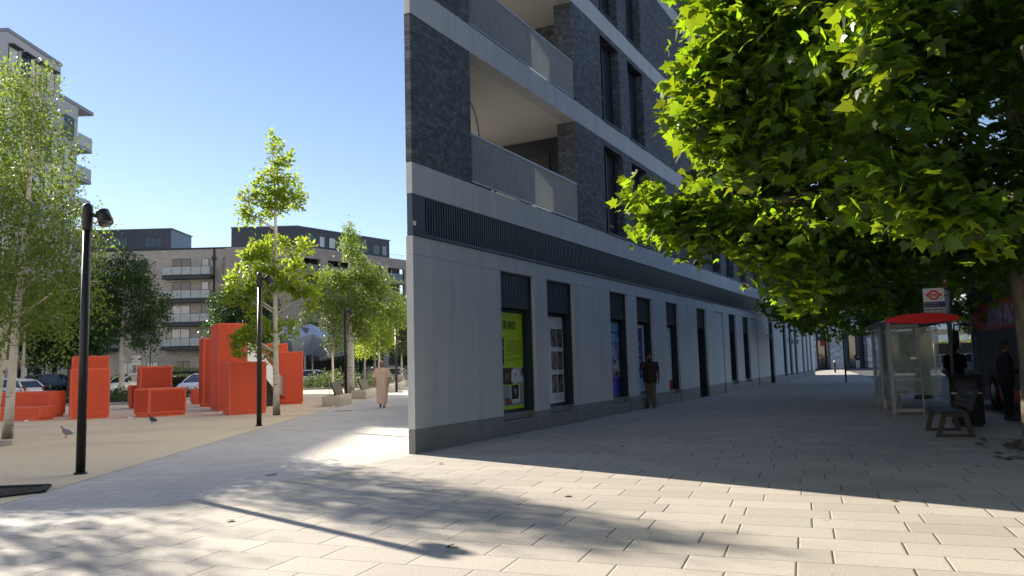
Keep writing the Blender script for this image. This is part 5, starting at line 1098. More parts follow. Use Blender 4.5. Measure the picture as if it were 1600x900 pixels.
# ------------------------------------------------------------------ people
def capsules(mb, segs):
    """closed tapered capsules; segs: (p0, r0, p1, r1)"""
    for p0, r0, p1, r1 in segs:
        a, b = Vector(p0), Vector(p1); d = (b-a); L_ = d.length
        if L_ < 1e-5: mb.ball(a, r0, 12); continue
        d.normalize(); pts, rad = [], []
        for k in (90, 60, 30): pts.append(a-d*r0*math.sin(R(k))); rad.append(max(.0008, r0*math.cos(R(k))))
        pts += [a, b]; rad += [r0, r1]
        for k in (30, 60, 90): pts.append(b+d*r1*math.sin(R(k))); rad.append(max(.0008, r1*math.cos(R(k))))
        mb.tube(pts, rad, 12)
def fused(name, mb, mat, parent, voxel, smooth=2):
    """one continuous surface from overlapping closed shapes"""
    o = mb.build('tmp', mat)
    m_ = o.modifiers.new('r', 'REMESH'); m_.mode = 'VOXEL'; m_.voxel_size = voxel; m_.use_smooth_shade = True
    if smooth: s_ = o.modifiers.new('s', 'SMOOTH'); s_.iterations = smooth; s_.factor = .5
    me = bpy.data.meshes.new_from_object(o.evaluated_get(bpy.context.evaluated_depsgraph_get()))
    bpy.data.objects.remove(o); me.name = name
    me.materials.clear(); me.materials.append(mat)
    me.polygons.foreach_set('use_smooth', [True]*len(me.polygons)); me.polygons.foreach_set('material_index', [0]*len(me.polygons))
    ob = bpy.data.objects.new(name, me); link(ob, parent); return ob
def skin(name, c):
    t = NT(name); t.bsdf(c, .5, 0, None, **{'Subsurface Weight': .08, 'Subsurface Radius': (.01, .005, .003)}); return t.m
def cloth(name, c): return m_plain(name, c, .85, 0, .14, 9., .15, .2)
def hand(mb, wrist, direc, palm_n, curl=.5):
    """palm, four fingers of unequal length bent at the knuckles, thumb from the side of the palm"""
    w0 = Vector(wrist); d = Vector(direc).normalized(); n_ = Vector(palm_n); n_ = (n_-d*n_.dot(d)).normalized(); s_ = d.cross(n_)
    c = w0+d*.045
    for k in (-1, 0, 1): capsules(mb, [(w0+s_*k*.012, .020, w0+d*.085+s_*k*.024, .016)])
    for i, (o, ln) in enumerate([(-.030, .068), (-.010, .078), (.010, .074), (.029, .058)]):
        b = w0+d*.088+s_*o; d1 = (d+n_*curl*.6).normalized(); d2 = (d+n_*curl*1.6).normalized()
        m_ = b+d1*ln*.5; capsules(mb, [(b, .0095, m_, .009), (m_, .009, m_+d2*ln*.5, .0075)])
    tb = w0+d*.025-s_*.032; t1 = tb+(d*.6-s_*.6+n_*.3).normalized()*.036; capsules(mb, [(tb, .013, t1, .011), (t1, .011, t1+(d+n_*.5).normalized()*.030, .009)])
def person(label, loc, rz, J, mats, voxel=.011, group=None, hair='short', beard=False, glasses=False, robe=False, shirt_len=.0, sleeve=.55, build=1.):
    """J: joints in metres, figure faces -Y; keys hipL kneeL ankL hipR ... shoL elbL wriL ..., pelvis, chest, neck, head"""
    t = thing('person', label, 'person', loc, rz, group)
    j = {k: Vector(v) for k, v in J.items() if isinstance(v, tuple)}; mb = MB(); B_ = build
    pel, che, nek, hd = j['pelvis'], j['chest'], j['neck'], j['head']
    f = Vector(J.get('face', (0, -1, 0))).normalized(); side = Vector((-f.y, f.x, 0)).normalized(); upv = Vector((0, 0, 1))
    seg = []
    for s_ in 'LR':
        hip, kn, an = j['hip'+s_], j['knee'+s_], j['ank'+s_]; sh, el, wr = j['sho'+s_], j['elb'+s_], j['wri'+s_]
        seg += [(hip, .088*B_, kn, .056), (kn+(an-kn)*.02, .055, kn+(an-kn)*.35, .056), (kn+(an-kn)*.35, .056, an, .036)]
        seg += [(sh, .055*B_, el, .041), (el, .041, el+(wr-el)*.3, .040), (el+(wr-el)*.3, .040, wr, .027)]
        toe = Vector(J.get('toe'+s_, tuple(an+Vector((0, -.15, -.05))))); seg += [(an, .036, toe, .03), (nek+Vector((0,0,-.05)), .05*B_, sh+Vector((0,0,-.01)), .048*B_)]
        seg += [(pel.lerp(hip, .6), .11*B_, hip, .09*B_), (che+(sh-che)*.55+Vector((0,0,-.04)), .095*B_, sh, .06*B_)]
    seg += [(pel, .125*B_, pel.lerp(che, .5), .118*B_), (pel.lerp(che, .5), .118*B_, che, .135*B_), (che, .12*B_, nek, .055), (nek, .054, hd, .05)]
    for k in (-1, 1): seg += [(pel+side*k*.06, .105*B_, che+side*k*.075, .115*B_)]
    capsules(mb, seg)
    mb.ball(hd+upv*.035, .094, 16, (.82, 1.0, 1.12)); mb.ball(hd+f*.035-upv*.045, .062, 14, (1., 1., 1.05))
    capsules(mb, [(hd+f*.09+upv*.015, .010, hd+f*.112-upv*.02, .013), (hd+f*.085-upv*.052-side*.018, .008, hd+f*.085-upv*.052+side*.018, .008), (hd+f*.082+upv*.04-side*.035, .010, hd+f*.082+upv*.04+side*.035, .010)])
    for k in (-1, 1): mb.ball(hd+side*k*.080-f*.004, .024, 8, (.5, .7, 1.1))
    for s_ in 'LR':
        w_, e_ = j['wri'+s_], j['elb'+s_]; d = Vector(J.get('hand'+s_, tuple(w_-e_))); hand(mb, w_, d, Vector(J.get('palm'+s_, tuple(-side if s_ == 'L' else side))), J.get('curl', .5))
    fused('body', mb, mats['skin'], t, voxel*.72, 1)
    for k in (-1, 1):
        e = MB(); e.ball(hd+f*.083+side*k*.032+upv*.018, .011, 8); e.build('eye', M['white'], t)
    if hair:
        h = MB()
        h.ball(hd+upv*.052-f*.012, .098, 16, (.86, 1.03, 1.0)); h.ball(hd-f*.03+upv*.0, .088, 12, (.88, .9, 1.))
        o = fused('hair', h, mats['hair'], t, .011, 1)
        bm = bmesh.new(); bm.from_mesh(o.data)
        kill = [v for v in bm.verts if (v.co-hd).dot(f) > .035 and (v.co-hd).z < .075]; bmesh.ops.delete(bm, geom=kill, context='VERTS'); bm.to_mesh(o.data); bm.free()
    if beard:
        h = MB(); capsules(h, [(hd+f*.055-upv*.075-side*.04, .030, hd+f*.085-upv*.085, .032), (hd+f*.085-upv*.085, .032, hd+f*.055-upv*.075+side*.04, .030), (hd+side*.062-upv*.03, .018, hd+f*.05-upv*.075+side*.045, .028), (hd-side*.062-upv*.03, .018, hd+f*.05-upv*.075-side*.045, .028)])
        fused('beard', h, mats['hair'], t, .009, 1)
    if glasses:
        h = MB()
        for k in (-1, 1): h.ball(hd+f*.096+side*k*.034+upv*.014, .024, 10, (1, .5, .8)); h.tube([hd+f*.09+side*k*.058+upv*.018, hd+side*k*.086+upv*.012], .004, 5)
        h.tube([hd+f*.104-side*.012+upv*.018, hd+f*.104+side*.012+upv*.018], .004, 5); h.build('sunglasses', M['p_black'], t)
    # clothing
    if robe:
        h = MB(); h.smooth = True; n_ = 40; rings = []
        zs = [1.495, 1.465, 1.40, 1.32, 1.20, 1.05, .90, .75, .58, .40, .26, .16, .145]
        rx = [.07, .115, .185, .222, .232, .232, .228, .22, .208, .194, .184, .178, .17]; ry = [.075, .105, .145, .172, .182, .188, .190, .196, .205, .212, .215, .215, .205]
        for i, z_ in enumerate(zs):
            k = i/(len(zs)-1); c = Vector((0, 0, z_)); amp = .026*k
            cy = .0+.02*math.sin(k*3)
            rings.append([(c.x+(rx[i]+amp*math.sin(a*7+k*2.3)+.5*amp*math.sin(a*11-1))*math.cos(a), cy+(ry[i]+amp*math.sin(a*6+1+k*1.5)+.4*amp*math.sin(a*13))*math.sin(a), z_+.012*math.sin(a*2)*k) for a in np.linspace(0, 2*math.pi, n_, endpoint=False)])
        h.loft(rings[::-1])
        for s_ in 'LR':
            sh, el = j['sho'+s_], j['elb'+s_]; h.tube([sh+(Vector((0,0,1.42))-sh)*.5, sh+Vector((0,0,-.02)), sh.lerp(el, .5)+Vector((0,0,-.02)), sh.lerp(el, .95)+Vector((0,0,-.02))], [.06, .080, .098, .118], 16)
        fused('robe', h, mats['top'], t, .012, 2)
    else:
        h = MB(); seg = [(pel+Vector((0,0,-shirt_len)), .150*B_, pel.lerp(che, .5), .140*B_), (pel.lerp(che, .5), .138*B_, che, .147*B_), (che, .133*B_, nek+Vector((0,0,-.03)), .068)]
        for k in (-1, 1): seg += [(pel+side*k*.07+Vector((0,0,-shirt_len)), .130*B_, che+side*k*.08, .127*B_), (pel+side*k*.10+Vector((0,0,-shirt_len-.02)), .105*B_, pel+side*k*.10, .11*B_)]
        for s_ in 'LR':
            sh, el, wr = j['sho'+s_], j['elb'+s_], j['wri'+s_]
            seg += [(che+(sh-che)*.55+Vector((0,0,-.036)), .110*B_, sh+Vector((0,0,-.006)), .070*B_), (sh+Vector((0,0,-.006)), .068*B_, sh.lerp(el, min(1., sleeve)), .062)]
            seg += [(nek+Vector((0,0,-.055)), .066*B_, sh+Vector((0,0,-.012)), .062*B_)]
        if sleeve > 1: seg += [(el, .058, el.lerp(wr, .92), .044)]
        capsules(h, seg); fused('shirt', h, mats['top'], t, .012, 2)
        h = MB(); seg = [(pel+Vector((0,0,-.02)), .140*B_, pel+Vector((0,0,.06)), .135*B_)]
        for s_ in 'LR':
            hip, kn, an = j['hip'+s_], j['knee'+s_], j['ank'+s_]
            seg += [(pel.lerp(hip, .6), .125*B_, hip, .108*B_), (hip, .106*B_, kn, .080), (kn, .078, kn.lerp(an, .94), .066)]
        capsules(h, seg); fused('trousers', h, mats['bottom'], t, .012, 2)
    for s_ in 'LR':
        an = j['ank'+s_]; toe = Vector(J.get('toe'+s_, tuple(an+Vector((0, -.15, -.05))))); h = MB(); dd = (toe-an); dd.z = 0; dd.normalize()
        heel = an-dd*.045; heel.z = an.z-.05
        capsules(h, [(heel, .042, toe, .040), (an+Vector((0,0,-.03)), .042, toe.lerp(heel, .5), .044)]); o = fused('shoe', h, mats['shoe'], t, .011, 1)
    return t
# walking man in a long robe (faces the camera)
walk = dict(hipL=(.095,0,.93), kneeL=(.09,-.12,.53), ankL=(.085,-.13,.10), toeL=(.10,-.29,.05), hipR=(-.095,0,.93), kneeR=(-.09,.02,.52), ankR=(-.08,.24,.16), toeR=(-.08,.13,.045),
    pelvis=(0,0,.98), chest=(0,-.01,1.30), neck=(0,-.01,1.49), head=(0,-.03,1.62), shoL=(.20,0,1.425), elbL=(.27,.05,1.14), wriL=(.255,-.06,.90), shoR=(-.20,0,1.425), elbR=(-.28,.03,1.14), wriR=(-.255,-.10,.92), face=(.0,-1,0), curl=.7)
person('bald bearded man in sunglasses and a long beige robe walking along the sunny path', (-4.95, 28.9, 0), R(4), walk,
    dict(skin=skin('skin_tan', (.42, .24, .16)), top=cloth('beige_robe', (.64, .47, .37)), hair=m_plain('dark_beard', (.025, .018, .014), .8), shoe=M['trim'], bottom=None), hair=None, beard=True, glasses=True, robe=True)
# man on the phone walking in the shade of the building
ph = dict(hipL=(.09,0,.92), kneeL=(.085,-.06,.51), ankL=(.085,-.03,.095), toeL=(.10,-.19,.045), hipR=(-.09,0,.92), kneeR=(-.085,-.02,.51), ankR=(-.085,.06,.10), toeR=(-.10,-.10,.045),
    pelvis=(0,0,.97), chest=(0,-.01,1.29), neck=(0,-.02,1.48), head=(.0,-.045,1.61), shoL=(.205,0,1.395), elbL=(.265,.03,1.12), wriL=(.27,-.07,.89), shoR=(-.205,0,1.395), elbR=(-.30,-.10,1.20), wriR=(-.125,-.15,1.44), handR=(.5,.15,.8), palmR=(.8,.3,0), face=(-.1,-1,-.1), curl=.8)
pman = person('man in dark polo and khaki trousers holding a phone to his mouth by the posters', (4.28, 24.4, 0), R(-14), ph,
    dict(skin=skin('skin_brown', (.10, .055, .035)), top=cloth('dark_brown_polo', (.045, .028, .022)), bottom=cloth('khaki', (.11, .10, .075)), hair=m_plain('black_hair', (.012, .010, .009), .8), shoe=M['trim']), beard=True, shirt_len=.10, sleeve=.62, build=1.08)
mb = MB(); mb.box(-.105, -.03, -.195, -.183, 1.47, 1.60); mb.smooth = False
phn = mb.build('phone', M['p_black']); phn.location = (4.28, 24.4, 0); phn.rotation_euler = (0, 0, R(-14)); tag(phn, 'black phone held at the face of the man in the dark polo', 'phone')
stand = dict(hipL=(.09,0,.92), kneeL=(.095,-.02,.50), ankL=(.10,.0,.095), toeL=(.13,-.15,.045), hipR=(-.09,0,.92), kneeR=(-.095,-.02,.50), ankR=(-.10,.0,.095), toeR=(-.13,-.15,.045),
    pelvis=(0,0,.97), chest=(0,0,1.29), neck=(0,-.01,1.48), head=(0,-.03,1.61), shoL=(.19,0,1.395), elbL=(.235,-.02,1.13), wriL=(.16,-.22,1.05), shoR=(-.19,0,1.395), elbR=(-.235,.0,1.12), wriR=(-.20,-.20,1.06), face=(0,-1,-.25), curl=.7)
dk = dict(skin=skin('skin_dark', (.12, .07, .05)), top=cloth('black_jacket', (.014, .014, .017)), bottom=cloth('black_trousers', (.012, .012, .014)), hair=m_plain('dark_hair', (.014, .011, .010), .8), shoe=M['trim'])
person('person in black clothes seen from behind, standing between bus shelter and litter bin', (11.95, 20.95, 0), R(165), stand, dk, shirt_len=.08, sleeve=1.3, build=1.0)
person('dark clothed person waiting at the kerb beside the bus, next to the plane trunk', (10.72, 16.9, 0), R(70), stand, dk, shirt_len=.1, sleeve=1.3, build=1.12)
far_p = person('distant person in black top with number eleven and white trousers before the stone building', (37.6, 84.5, 0), R(175), stand,
    dict(skin=dk['skin'], top=dk['top'], bottom=cloth('white_trousers', (.6, .6, .58)), hair=dk['hair'], shoe=M['white']), sleeve=1.2, shirt_len=.02)
text('11', .30, far_p, (0, .165, 1.12), M['white'], rot=(R(90), 0, R(180)), align='CENTER', name='shirt_number')

# ------------------------------------------------------------------ bus shelter
RZ = R(-20)                                   # local y runs along the road, local x points towards the carriageway
M['clear'] = m_clear('shelter_glass', (.8, .88, .86), .34); M['bin_black'] = m_plain('bin_black', (.010, .010, .011), .8, 0, .2, 4., 0, .2); M['shelter_red'] = m_plain('shelter_red', (.74, .018, .02), .4, 0, .06, 2.)
M['case'] = photo_mat('timetable_posters', 3.1, (.10, .095, .09), (.40, .38, .35))
bs = thing('bus_shelter', 'bus shelter with red curved roof edge and glass end panel under the plane trees', 'bus shelter', (9.44, 19.35, 0), RZ)
SL = 4.3
for i, (xx, yy) in enumerate([(0, 0), (0, SL/2), (0, SL)]):
    mb = MB(); mb.box(xx-.045, xx+.045, yy-.045, yy+.045, 0, 2.30); mb.build('post', M['galv'], bs, bevel=.006)
mb = MB(); mb.box(.64, .675, -.02, .02, 0, 2.25); mb.build('post', M['galv'], bs)
mb = MB()
for z0_, z1_ in ((.06, .15), (.82, .90), (2.16, 2.24)): mb = MB(); mb.box(.046, .638, -.03, .03, z0_, z1_); mb.build('end_rail', M['galv'], bs, bevel=.004)
mb = MB(); mb.box(.05, .635, -.006, .006, .905, 2.155); mb.box(.05, .635, -.006, .006, .48, .815); mb.box(.68, 1.09, -.006, .006, .48, 2.155)
for q in range(2): mb.box(-.006, .006, .05+q*SL/2, SL/2-.05+q*SL/2, .3, 2.2)
mb.build('glass_panel', M['clear'], bs)
mb = MB(); mb.box(.07, .62, .02, .05, 1.02, 2.05); mb.box(.70, .95, .02, .05, 1.55, 2.05); mb.build('timetable_case', M['case'], bs)
mb = MB(); mb.box(.44, .58, -.012, -.008, 1.36, 1.42); mb.build('sticker', M['white'], bs)
mb = MB(); mb.box(.12, .42, .6, SL-.5, .50, .56); mb.build('seat', M['shelter_red'], bs, bevel=.01)
for yy in (.9, SL-.8): mb = MB(); mb.box(.20, .26, yy, yy+.06, 0, .5); mb.build('seat_leg', M['galv'], bs)
mb = MB(); arc = [(-.22, 2.30), (-.10, 2.36), (.3, 2.44), (.75, 2.47), (1.2, 2.44), (1.45, 2.37), (1.5, 2.33), (1.5, 2.30), (1.2, 2.27), (.75, 2.26), (.3, 2.27)]
mb.yprism([(x, z) for x, z in arc], -.20, SL+.2); mb.build('roof', M['galv'], bs)
mb = MB(); fas = [(-.10, 2.30), (-.06, 2.375), (.3, 2.462), (.75, 2.49), (1.2, 2.462), (1.52, 2.40), (1.52, 2.29), (1.2, 2.25), (.75, 2.235), (.3, 2.25)]
mb.yprism(fas, -.235, -.203); mb.yprism(fas, SL+.203, SL+.235); mb.box(1.503, 1.53, -.2, SL+.2, 2.29, 2.40); mb.build('red_fascia', M['shelter_red'], bs)
# stop flag on its post
fl = thing('bus_stop_sign', 'bus stop flag with red ring and bar emblem on white above the shelter roof', 'bus stop', (11.62, 20.5, 0), RZ+R(-5))
mb = MB(); mb.cyl(0, 0, 0, 3.3, .05, 14); mb.build('post', M['galv'], fl)
mb = MB(); mb.box(-.56, -.05, -.02, .02, 2.52, 3.24); mb.build('flag', M['white'], fl, bevel=.004)
def disc(mat, r0, r1, z0, name, y, sx=1.):
    m1 = MB(); n_ = 36
    for q in range(n_):
        a, b = 2*math.pi*q/n_, 2*math.pi*(q+1)/n_; m1.quad((-.305+r0*math.cos(a), y, z0+r0*math.sin(a)), (-.305+r1*math.cos(a), y, z0+r1*math.sin(a)), (-.305+r1*math.cos(b), y, z0+r1*math.sin(b)), (-.305+r0*math.cos(b), y, z0+r0*math.sin(b)))
    return m1.build(name, mat, fl)
disc(M['shelter_red'], .085, .135, 3.055, 'emblem_ring', -.0225)
mb = MB(); mb.box(-.49, -.12, -.0245, -.0215, 3.02, 3.09); mb.build('emblem_bar', M['shelter_red'], fl)
text('BUS STOP', .058, fl, (-.305, -.0255, 3.034), M['white'], align='CENTER', sx=.9)
mb = MB(); mb.box(-.555, -.055, -.0235, -.0205, 2.72, 2.87); mb.build('name_panel', M['p_navy'], fl)
mb = MB()
for zz in (2.82, 2.76): mb.box(-.53, -.2, -.0255, -.0238, zz, zz+.018)
mb.build('name_lines', M['p_grey'], fl)
mb = MB()
for q in range(3):
    for r_ in range(2): mb.box(-.55+.165*q, -.40+.165*q, -.0235, -.0205, 2.535+.09*r_, 2.61+.09*r_)
mb.build('route_tiles', M['p_grey'], fl)
tri = thing('warning_sign', 'small red edged triangle sign just above the bus stop flag', 'sign', (12.4, 21.8, 0), RZ)
mb = MB(); mb.cyl(0, 0, 0, 3.55, .035, 10); mb.build('post', M['galv'], tri)
mb = MB(); mb.yprism([(-.26, 3.72), (0, 3.3), (.26, 3.72)], -.05, -.035); mb.build('red_border', M['shelter_red'], tri)
mb = MB(); mb.yprism([(-.17, 3.67), (0, 3.40), (.17, 3.67)], -.054, -.0505); mb.build('white_field', M['white'], tri)
# slatted bench on the pavement
bn = thing('slatted_bench', 'dark slatted timber bench with splayed legs in the shade near the litter bin', 'bench', (7.62, 14.0, 0), RZ)
for q in range(5): mb = MB(); mb.box(.02+.085*q, .09+.085*q, -.06, 1.42, .42, .46); mb.build('seat_slat', M['dark_timber'], bn, bevel=.006)
for q in range(4):
    mb = MB(); z_ = .52+.085*q; x_ = .47+.035*q; mb.add([(x_, -.06, z_), (x_+.03, -.06, z_-.008), (x_+.03, 1.42, z_-.008), (x_, 1.42, z_), (x_+.026, -.06, z_+.07), (x_+.056, -.06, z_+.062), (x_+.056, 1.42, z_+.062), (x_+.026, 1.42, z_+.07)], [(3,2,1,0),(4,5,6,7),(0,1,5,4),(1,2,6,5),(2,3,7,6),(3,0,4,7)]); mb.build('back_slat', M['dark_timber'], bn, bevel=.005)
for yy in (.0, 1.26):
    mb = MB()
    def bar(p0, p1, w_=.04): 
        mb.add([(p0[0]-w_, yy, p0[1]), (p0[0]+w_, yy, p0[1]), (p0[0]+w_, yy+.09, p0[1]), (p0[0]-w_, yy+.09, p0[1]), (p1[0]-w_, yy, p1[1]), (p1[0]+w_, yy, p1[1]), (p1[0]+w_, yy+.09, p1[1]), (p1[0]-w_, yy+.09, p1[1])], [(3,2,1,0),(4,5,6,7),(0,1,5,4),(1,2,6,5),(2,3,7,6),(3,0,4,7)])
    bar((-.02, 0), (.10, .415)); bar((.52, 0), (.42, .415)); mb.box(.03, .47, yy+.01, yy+.08, .0, .05); mb.box(.14, .39, yy+.01, yy+.08, .36, .414); bar((.5, .46), (.64, .84), .03); mb.build('leg_frame', M['dark_timber'], bn)
# litter bin behind the bench
lb_ = thing('litter_bin', 'large dark boxy litter bin with pale top rail behind the slatted bench', 'litter bin', (8.92, 15.9, 0), R(-28))
mb = MB(); mb.box(0, .58, 0, .34,   .05, 1.0); mb.build('body', M['bin_black'], lb_, bevel=.02)
mb = MB(); mb.box(-.015, .595, -.015, .355, 1.002, 1.05); mb.build('lid', M['bin_black'], lb_, bevel=.008)
mb = MB(); mb.box(.10, .48, -.006, .0, .78, .92); mb.build('opening', M['rubber'], lb_); mb = MB(); mb.box(.02, .56, -.008, -.001, .66, .69); mb.build('rail', M['galv'], lb_); mb = MB(); mb.box(.04, .54, .04, .3, 0, .05); mb.build('foot', M['rubber'], lb_)
tp = thing('tree_pit', 'bare leaf littered soil round the foot of the plane trunk', 'tree pit', (8.45, 11.7, 0), RZ)
M['pit_earth'] = m_plain('pit_earth', (.13, .10, .07), .95, 0, .45, 6., .8)
mb = MB(); mb.prism([(math.cos(a)*(1.0+.18*math.sin(a*3+1))*.95, math.sin(a)*(1.1+.15*math.sin(a*4))*1.05) for a in np.linspace(0, 2*math.pi, 40, endpoint=False)], -.02, .012); mb.build('soil', M['pit_earth'], tp)
P = np.stack([rng.uniform(-1.3, 1., 170), rng.uniform(-1.5, 1.5, 170), np.full(170, .022)], 1); Dd = rng.normal(size=(170, 3)); Dd[:, 2] = .05
M['leaf_dead'] = m_leaf('dead_leaf', (.10, .055, .02), (.2, .13, .05), (.1, .06, .02), .1)
leaf_mesh('fallen_leaves', P, Dd, .13*rng.uniform(.6, 1.2, 170), 'maple', M['leaf_dead'], tp, tilt=.15)

# ------------------------------------------------------------------ double-decker bus
M['bus_red'] = m_plain('bus_red', (.36, .010, .02), .4); M['bus_glass'] = m_glass('bus_glass', (.006, .008, .014), .55); M['bus_trim'] = m_plain('bus_black', (.012, .012, .014), .35)
bs_o = Vector((14.3, 24.2, -.10))
bus = thing('double_decker_bus', 'red double decker bus at the kerb with dark windows and a big wing mirror', 'bus', bs_o, RZ)   # local y forward, x to the right, origin at front left
BL = 10.6; BW = 2.5
def loop(y, inset, z0, z1): return [(inset, y, z0), (BW-inset, y, z0), (BW-inset+.0, y, z1-.25), (BW-inset-.2, y, z1), (inset+.2, y, z1), (inset, y, z1-.25)]
mb = MB(); mb.smooth = False
mb.loft([loop(-BL, .06, .38, 4.25), loop(-BL+.12, 0, .32, 4.35), loop(-.5, 0, .32, 4.35), loop(-.14, .04, .32, 4.30), loop(.0, .18, .36, 4.10)][::-1]); mb.build('body', M['bus_red'], bus, bevel=.03)
lo = MB(); up_ = MB(); pil = MB()
up_.box(-.004, BW+.004, -BL+.4, -.55, 2.95, 3.85); up_.box(.22, BW-.22, -.02, .035, 2.75, 3.95)
lo.box(-.004, BW+.004, -BL+1.6, -1.75, .62, 2.2); lo.box(.2, BW-.2, -.02, .03, .95, 2.2); up_.build('upper_windows', M['bus_glass'], bus); lo.build('lower_windows', M['bus_glass'], bus)
for yy in np.arange(-9.2, -1.9, 1.45): pil.box(-.008, .0, yy, yy+.10, .62, 2.2); pil.box(-.008, 0, yy, yy+.08, 2.95, 3.85); pil.build('window_pillar', M['bus_trim'], bus); pil = MB()
mb = MB(); mb.box(-.007, .02, -1.68, -.42, .36, 2.28); d_ = mb.build('door', M['bus_trim'], bus)
mb = MB(); mb.box(-.012, -.008, -1.60, -1.10, .55, 2.18); mb.box(-.012, -.008, -1.02, -.50, .55, 2.18); mb.build('door_glass', M['bus_glass'], d_)
mb = MB(); mb.box(-.03, -.01, -1.075, -1.045, .6, 2.1); mb.build('handle', M['galv'], d_)
mb = MB(); mb.box(-.006, .0, -6.6, -2.6, 2.28, 2.84); mb.build('side_advert', photo_mat('bus_advert', 9., (.10, .02, .08), (.35, .36, .5)), bus)
mb = MB(); mb.box(.45, BW-.45, .0, .045, 2.30, 2.66); mb.build('destination_display', M['bus_trim'], bus)
mb = MB(); mb.tube([(.05, -.05, 2.45), (-.10, .28, 2.5), (-.32, .34, 2.46), (-.34, .34, 2.3)], .03, 8); wm = mb.build('mirror_arm', M['bus_trim'], bus)
mb = MB(); mb.box(-.46, -.20, .27, .40, 1.72, 2.30); mb.build('wing_mirror', M['bus_trim'], bus, bevel=.04)
mb = MB(); mb.box(.02, BW-.02, -BL+.1, -.15, .20, .33); mb.build('skirt', M['bus_trim'], bus)
for yy in (-2.75, -8.3):
    for xx, s_ in ((.12, -1), (BW-.12, 1)):
        wv = thing('wheel', None, None, (xx, yy, .48)); wv.parent = bus
        a = MB(); a.tube([(-.14,0,0),(-.12,0,0),(.12,0,0),(.14,0,0)], [.44,.48,.48,.44], 24); a.build('tyre', M['tyre'], wv); a = MB(); a.tube([(s_*.1,0,0),(s_*.15,0,0)], [.28,.24], 14); a.build('rim', M['alloy'], wv)
    mb = MB(); mb.tube([(.0, yy, .48), (-.004, yy, .48)], [.58, .58], 24); mb.build('wheel_arch', M['bus_trim'], bus)
for xx in (.35, BW-.35): mb = MB(); mb.ball((xx, .0, .75), .12, 10, (1.2, .5, 1)); mb.build('headlight', M['lamp_white'], bus)

# ------------------------------------------------------------------ far end of the street
sb = thing('stone_building', 'pale split stone building with tall dark openings at the far end of the pavement', 'building', (35.2, 92, 0))
M['stone'] = m_brick('split_stone', (.56, .54, .51), (.76, .74, .70), (.34, .33, .31), .62, .17, .016, .85, .55)
wl = MB()
wl.box(-16, .9, 0, 10, -.1, 14); wl.box(.9, 2.55, 0, .9, 4.45, 5.6); wl.box(2.55, 4.1, 0, .9, -.1, 5.6); wl.box(4.1, 7.0, 0, .9, 4.45, 5.6); wl.box(7.0, 9.8, .0, 6, -.1, 4.4); wl.box(.9, 3.3, 0, .9, 5.6, 14); wl.box(6.6, 9.8, 0, .9, 5.61, 14)
wl.build('wall', M['stone'], sb)
wl = MB(); wl.box(.9, 2.55, .92, 1.1, -.1, 5.5); wl.box(4.1, 7.0, .92, 1.1, -.1, 5.5); wl.box(3.3, 6.6, .3, 1.1, 5.62, 14); wl.build('dark_panel', M['frame'], sb)
for a, b, z0_, z1_ in ((1.4, 2.3, .3, 3.3), (5.15, 6.0, .15, 4.0), (3.6, 6.3, 6.4, 8.6)):
    win(sb, a, b, z0_, z1_, .86 if z1_ < 5 else .26, mat=M['pane'])
mb = MB(); mb.box(1.5, 1.75, .70, .83, 3.75, 4.05); mb.build('wall_lamp', M['white'], sb)
mb = MB(); mb.ball((2.0, .72, 2.9+.25), .12, 10); mb.box(1.8, 2.2, .74, .83, 2.6, 3.3); mb.build('red_notice', M['shelter_red'], sb)
hoard = thing('site_hoarding', 'ochre yellow hoarding of vertical boards behind the white parking sign', 'hoarding', (43.2, 94, 0), R(-4))
M['ochre'] = m_ribs('ochre_boards', (.55, .30, .03), .3, 2, .7, 0., .01)
mb = MB(); mb.box(0, 2.6, 0, .12, -.1, 4.0); mb.build('boards', M['ochre'], hoard)
for q in range(3): mb = MB(); mb.box(.1+1.1*q, .22+1.1*q, .125, .3, -.1, 3.9); mb.build('post', M['timber'], hoard)
def bollard(x, y, h, label, top):
    t = thing('bollard', label, 'bollard', (x, y, 0)); mb = MB(); mb.tube([(0,0,0),(0,0,h*.93),(0,0,h)], [.075,.07,.03], 12); mb.build('post', M['black'], t)
    mb = MB(); mb.cyl(0, 0, h*.78, h*.90, .079, 12); mb.build('reflective_band', M[top], t); return t
bollard(27.6, 66.5, 1.15, 'black bollard with pale band at the far corner of the brick wedge', 'white')
post_sign(18.2, 42.5, 2.75, 'slim black pole with small dark box top on the shaded pavement', 'p_black', z=0, pw=.28, phh=.30, colr='black')
post_sign(41.2, 88.0, 3.3, 'white rectangular no parking sign with diagonal stripe before the ochre hoarding', 'white', z=0, pw=1.1, phh=1.7, bar=True)
gb = thing('guard_rail', 'dark pedestrian rail and post before the ochre hoarding', 'railing', (40.6, 84, 0))
mb = MB()
for q in range(4): mb.box(-.9+.85*q, -.82+.85*q, -.04, .04, 0, 1.1+(.7 if q == 1 else 0))
mb.box(-.9, 1.73, -.03, .03, 1.0, 1.07); mb.box(-.9, 1.73, -.03, .03, .3, .35); mb.build('rail', M['black'], gb)
wp = thing('traffic_post', 'white traffic post just left of the bus shelter end panel', 'post', (39.6, 79.5, 0)); mb = MB(); mb.cyl(0, 0, 0, 3.2, .16, 12); mb.build('post', M['white'], wp); mb = MB(); mb.box(-.6, .35, -.4, .4, 0, .14); mb.build('foot', M['p_black'], wp); mb = MB(); mb.box(-.2, .2, -.2, .2, 3.2, 4.1); mb.build('cap', M['white'], wp)
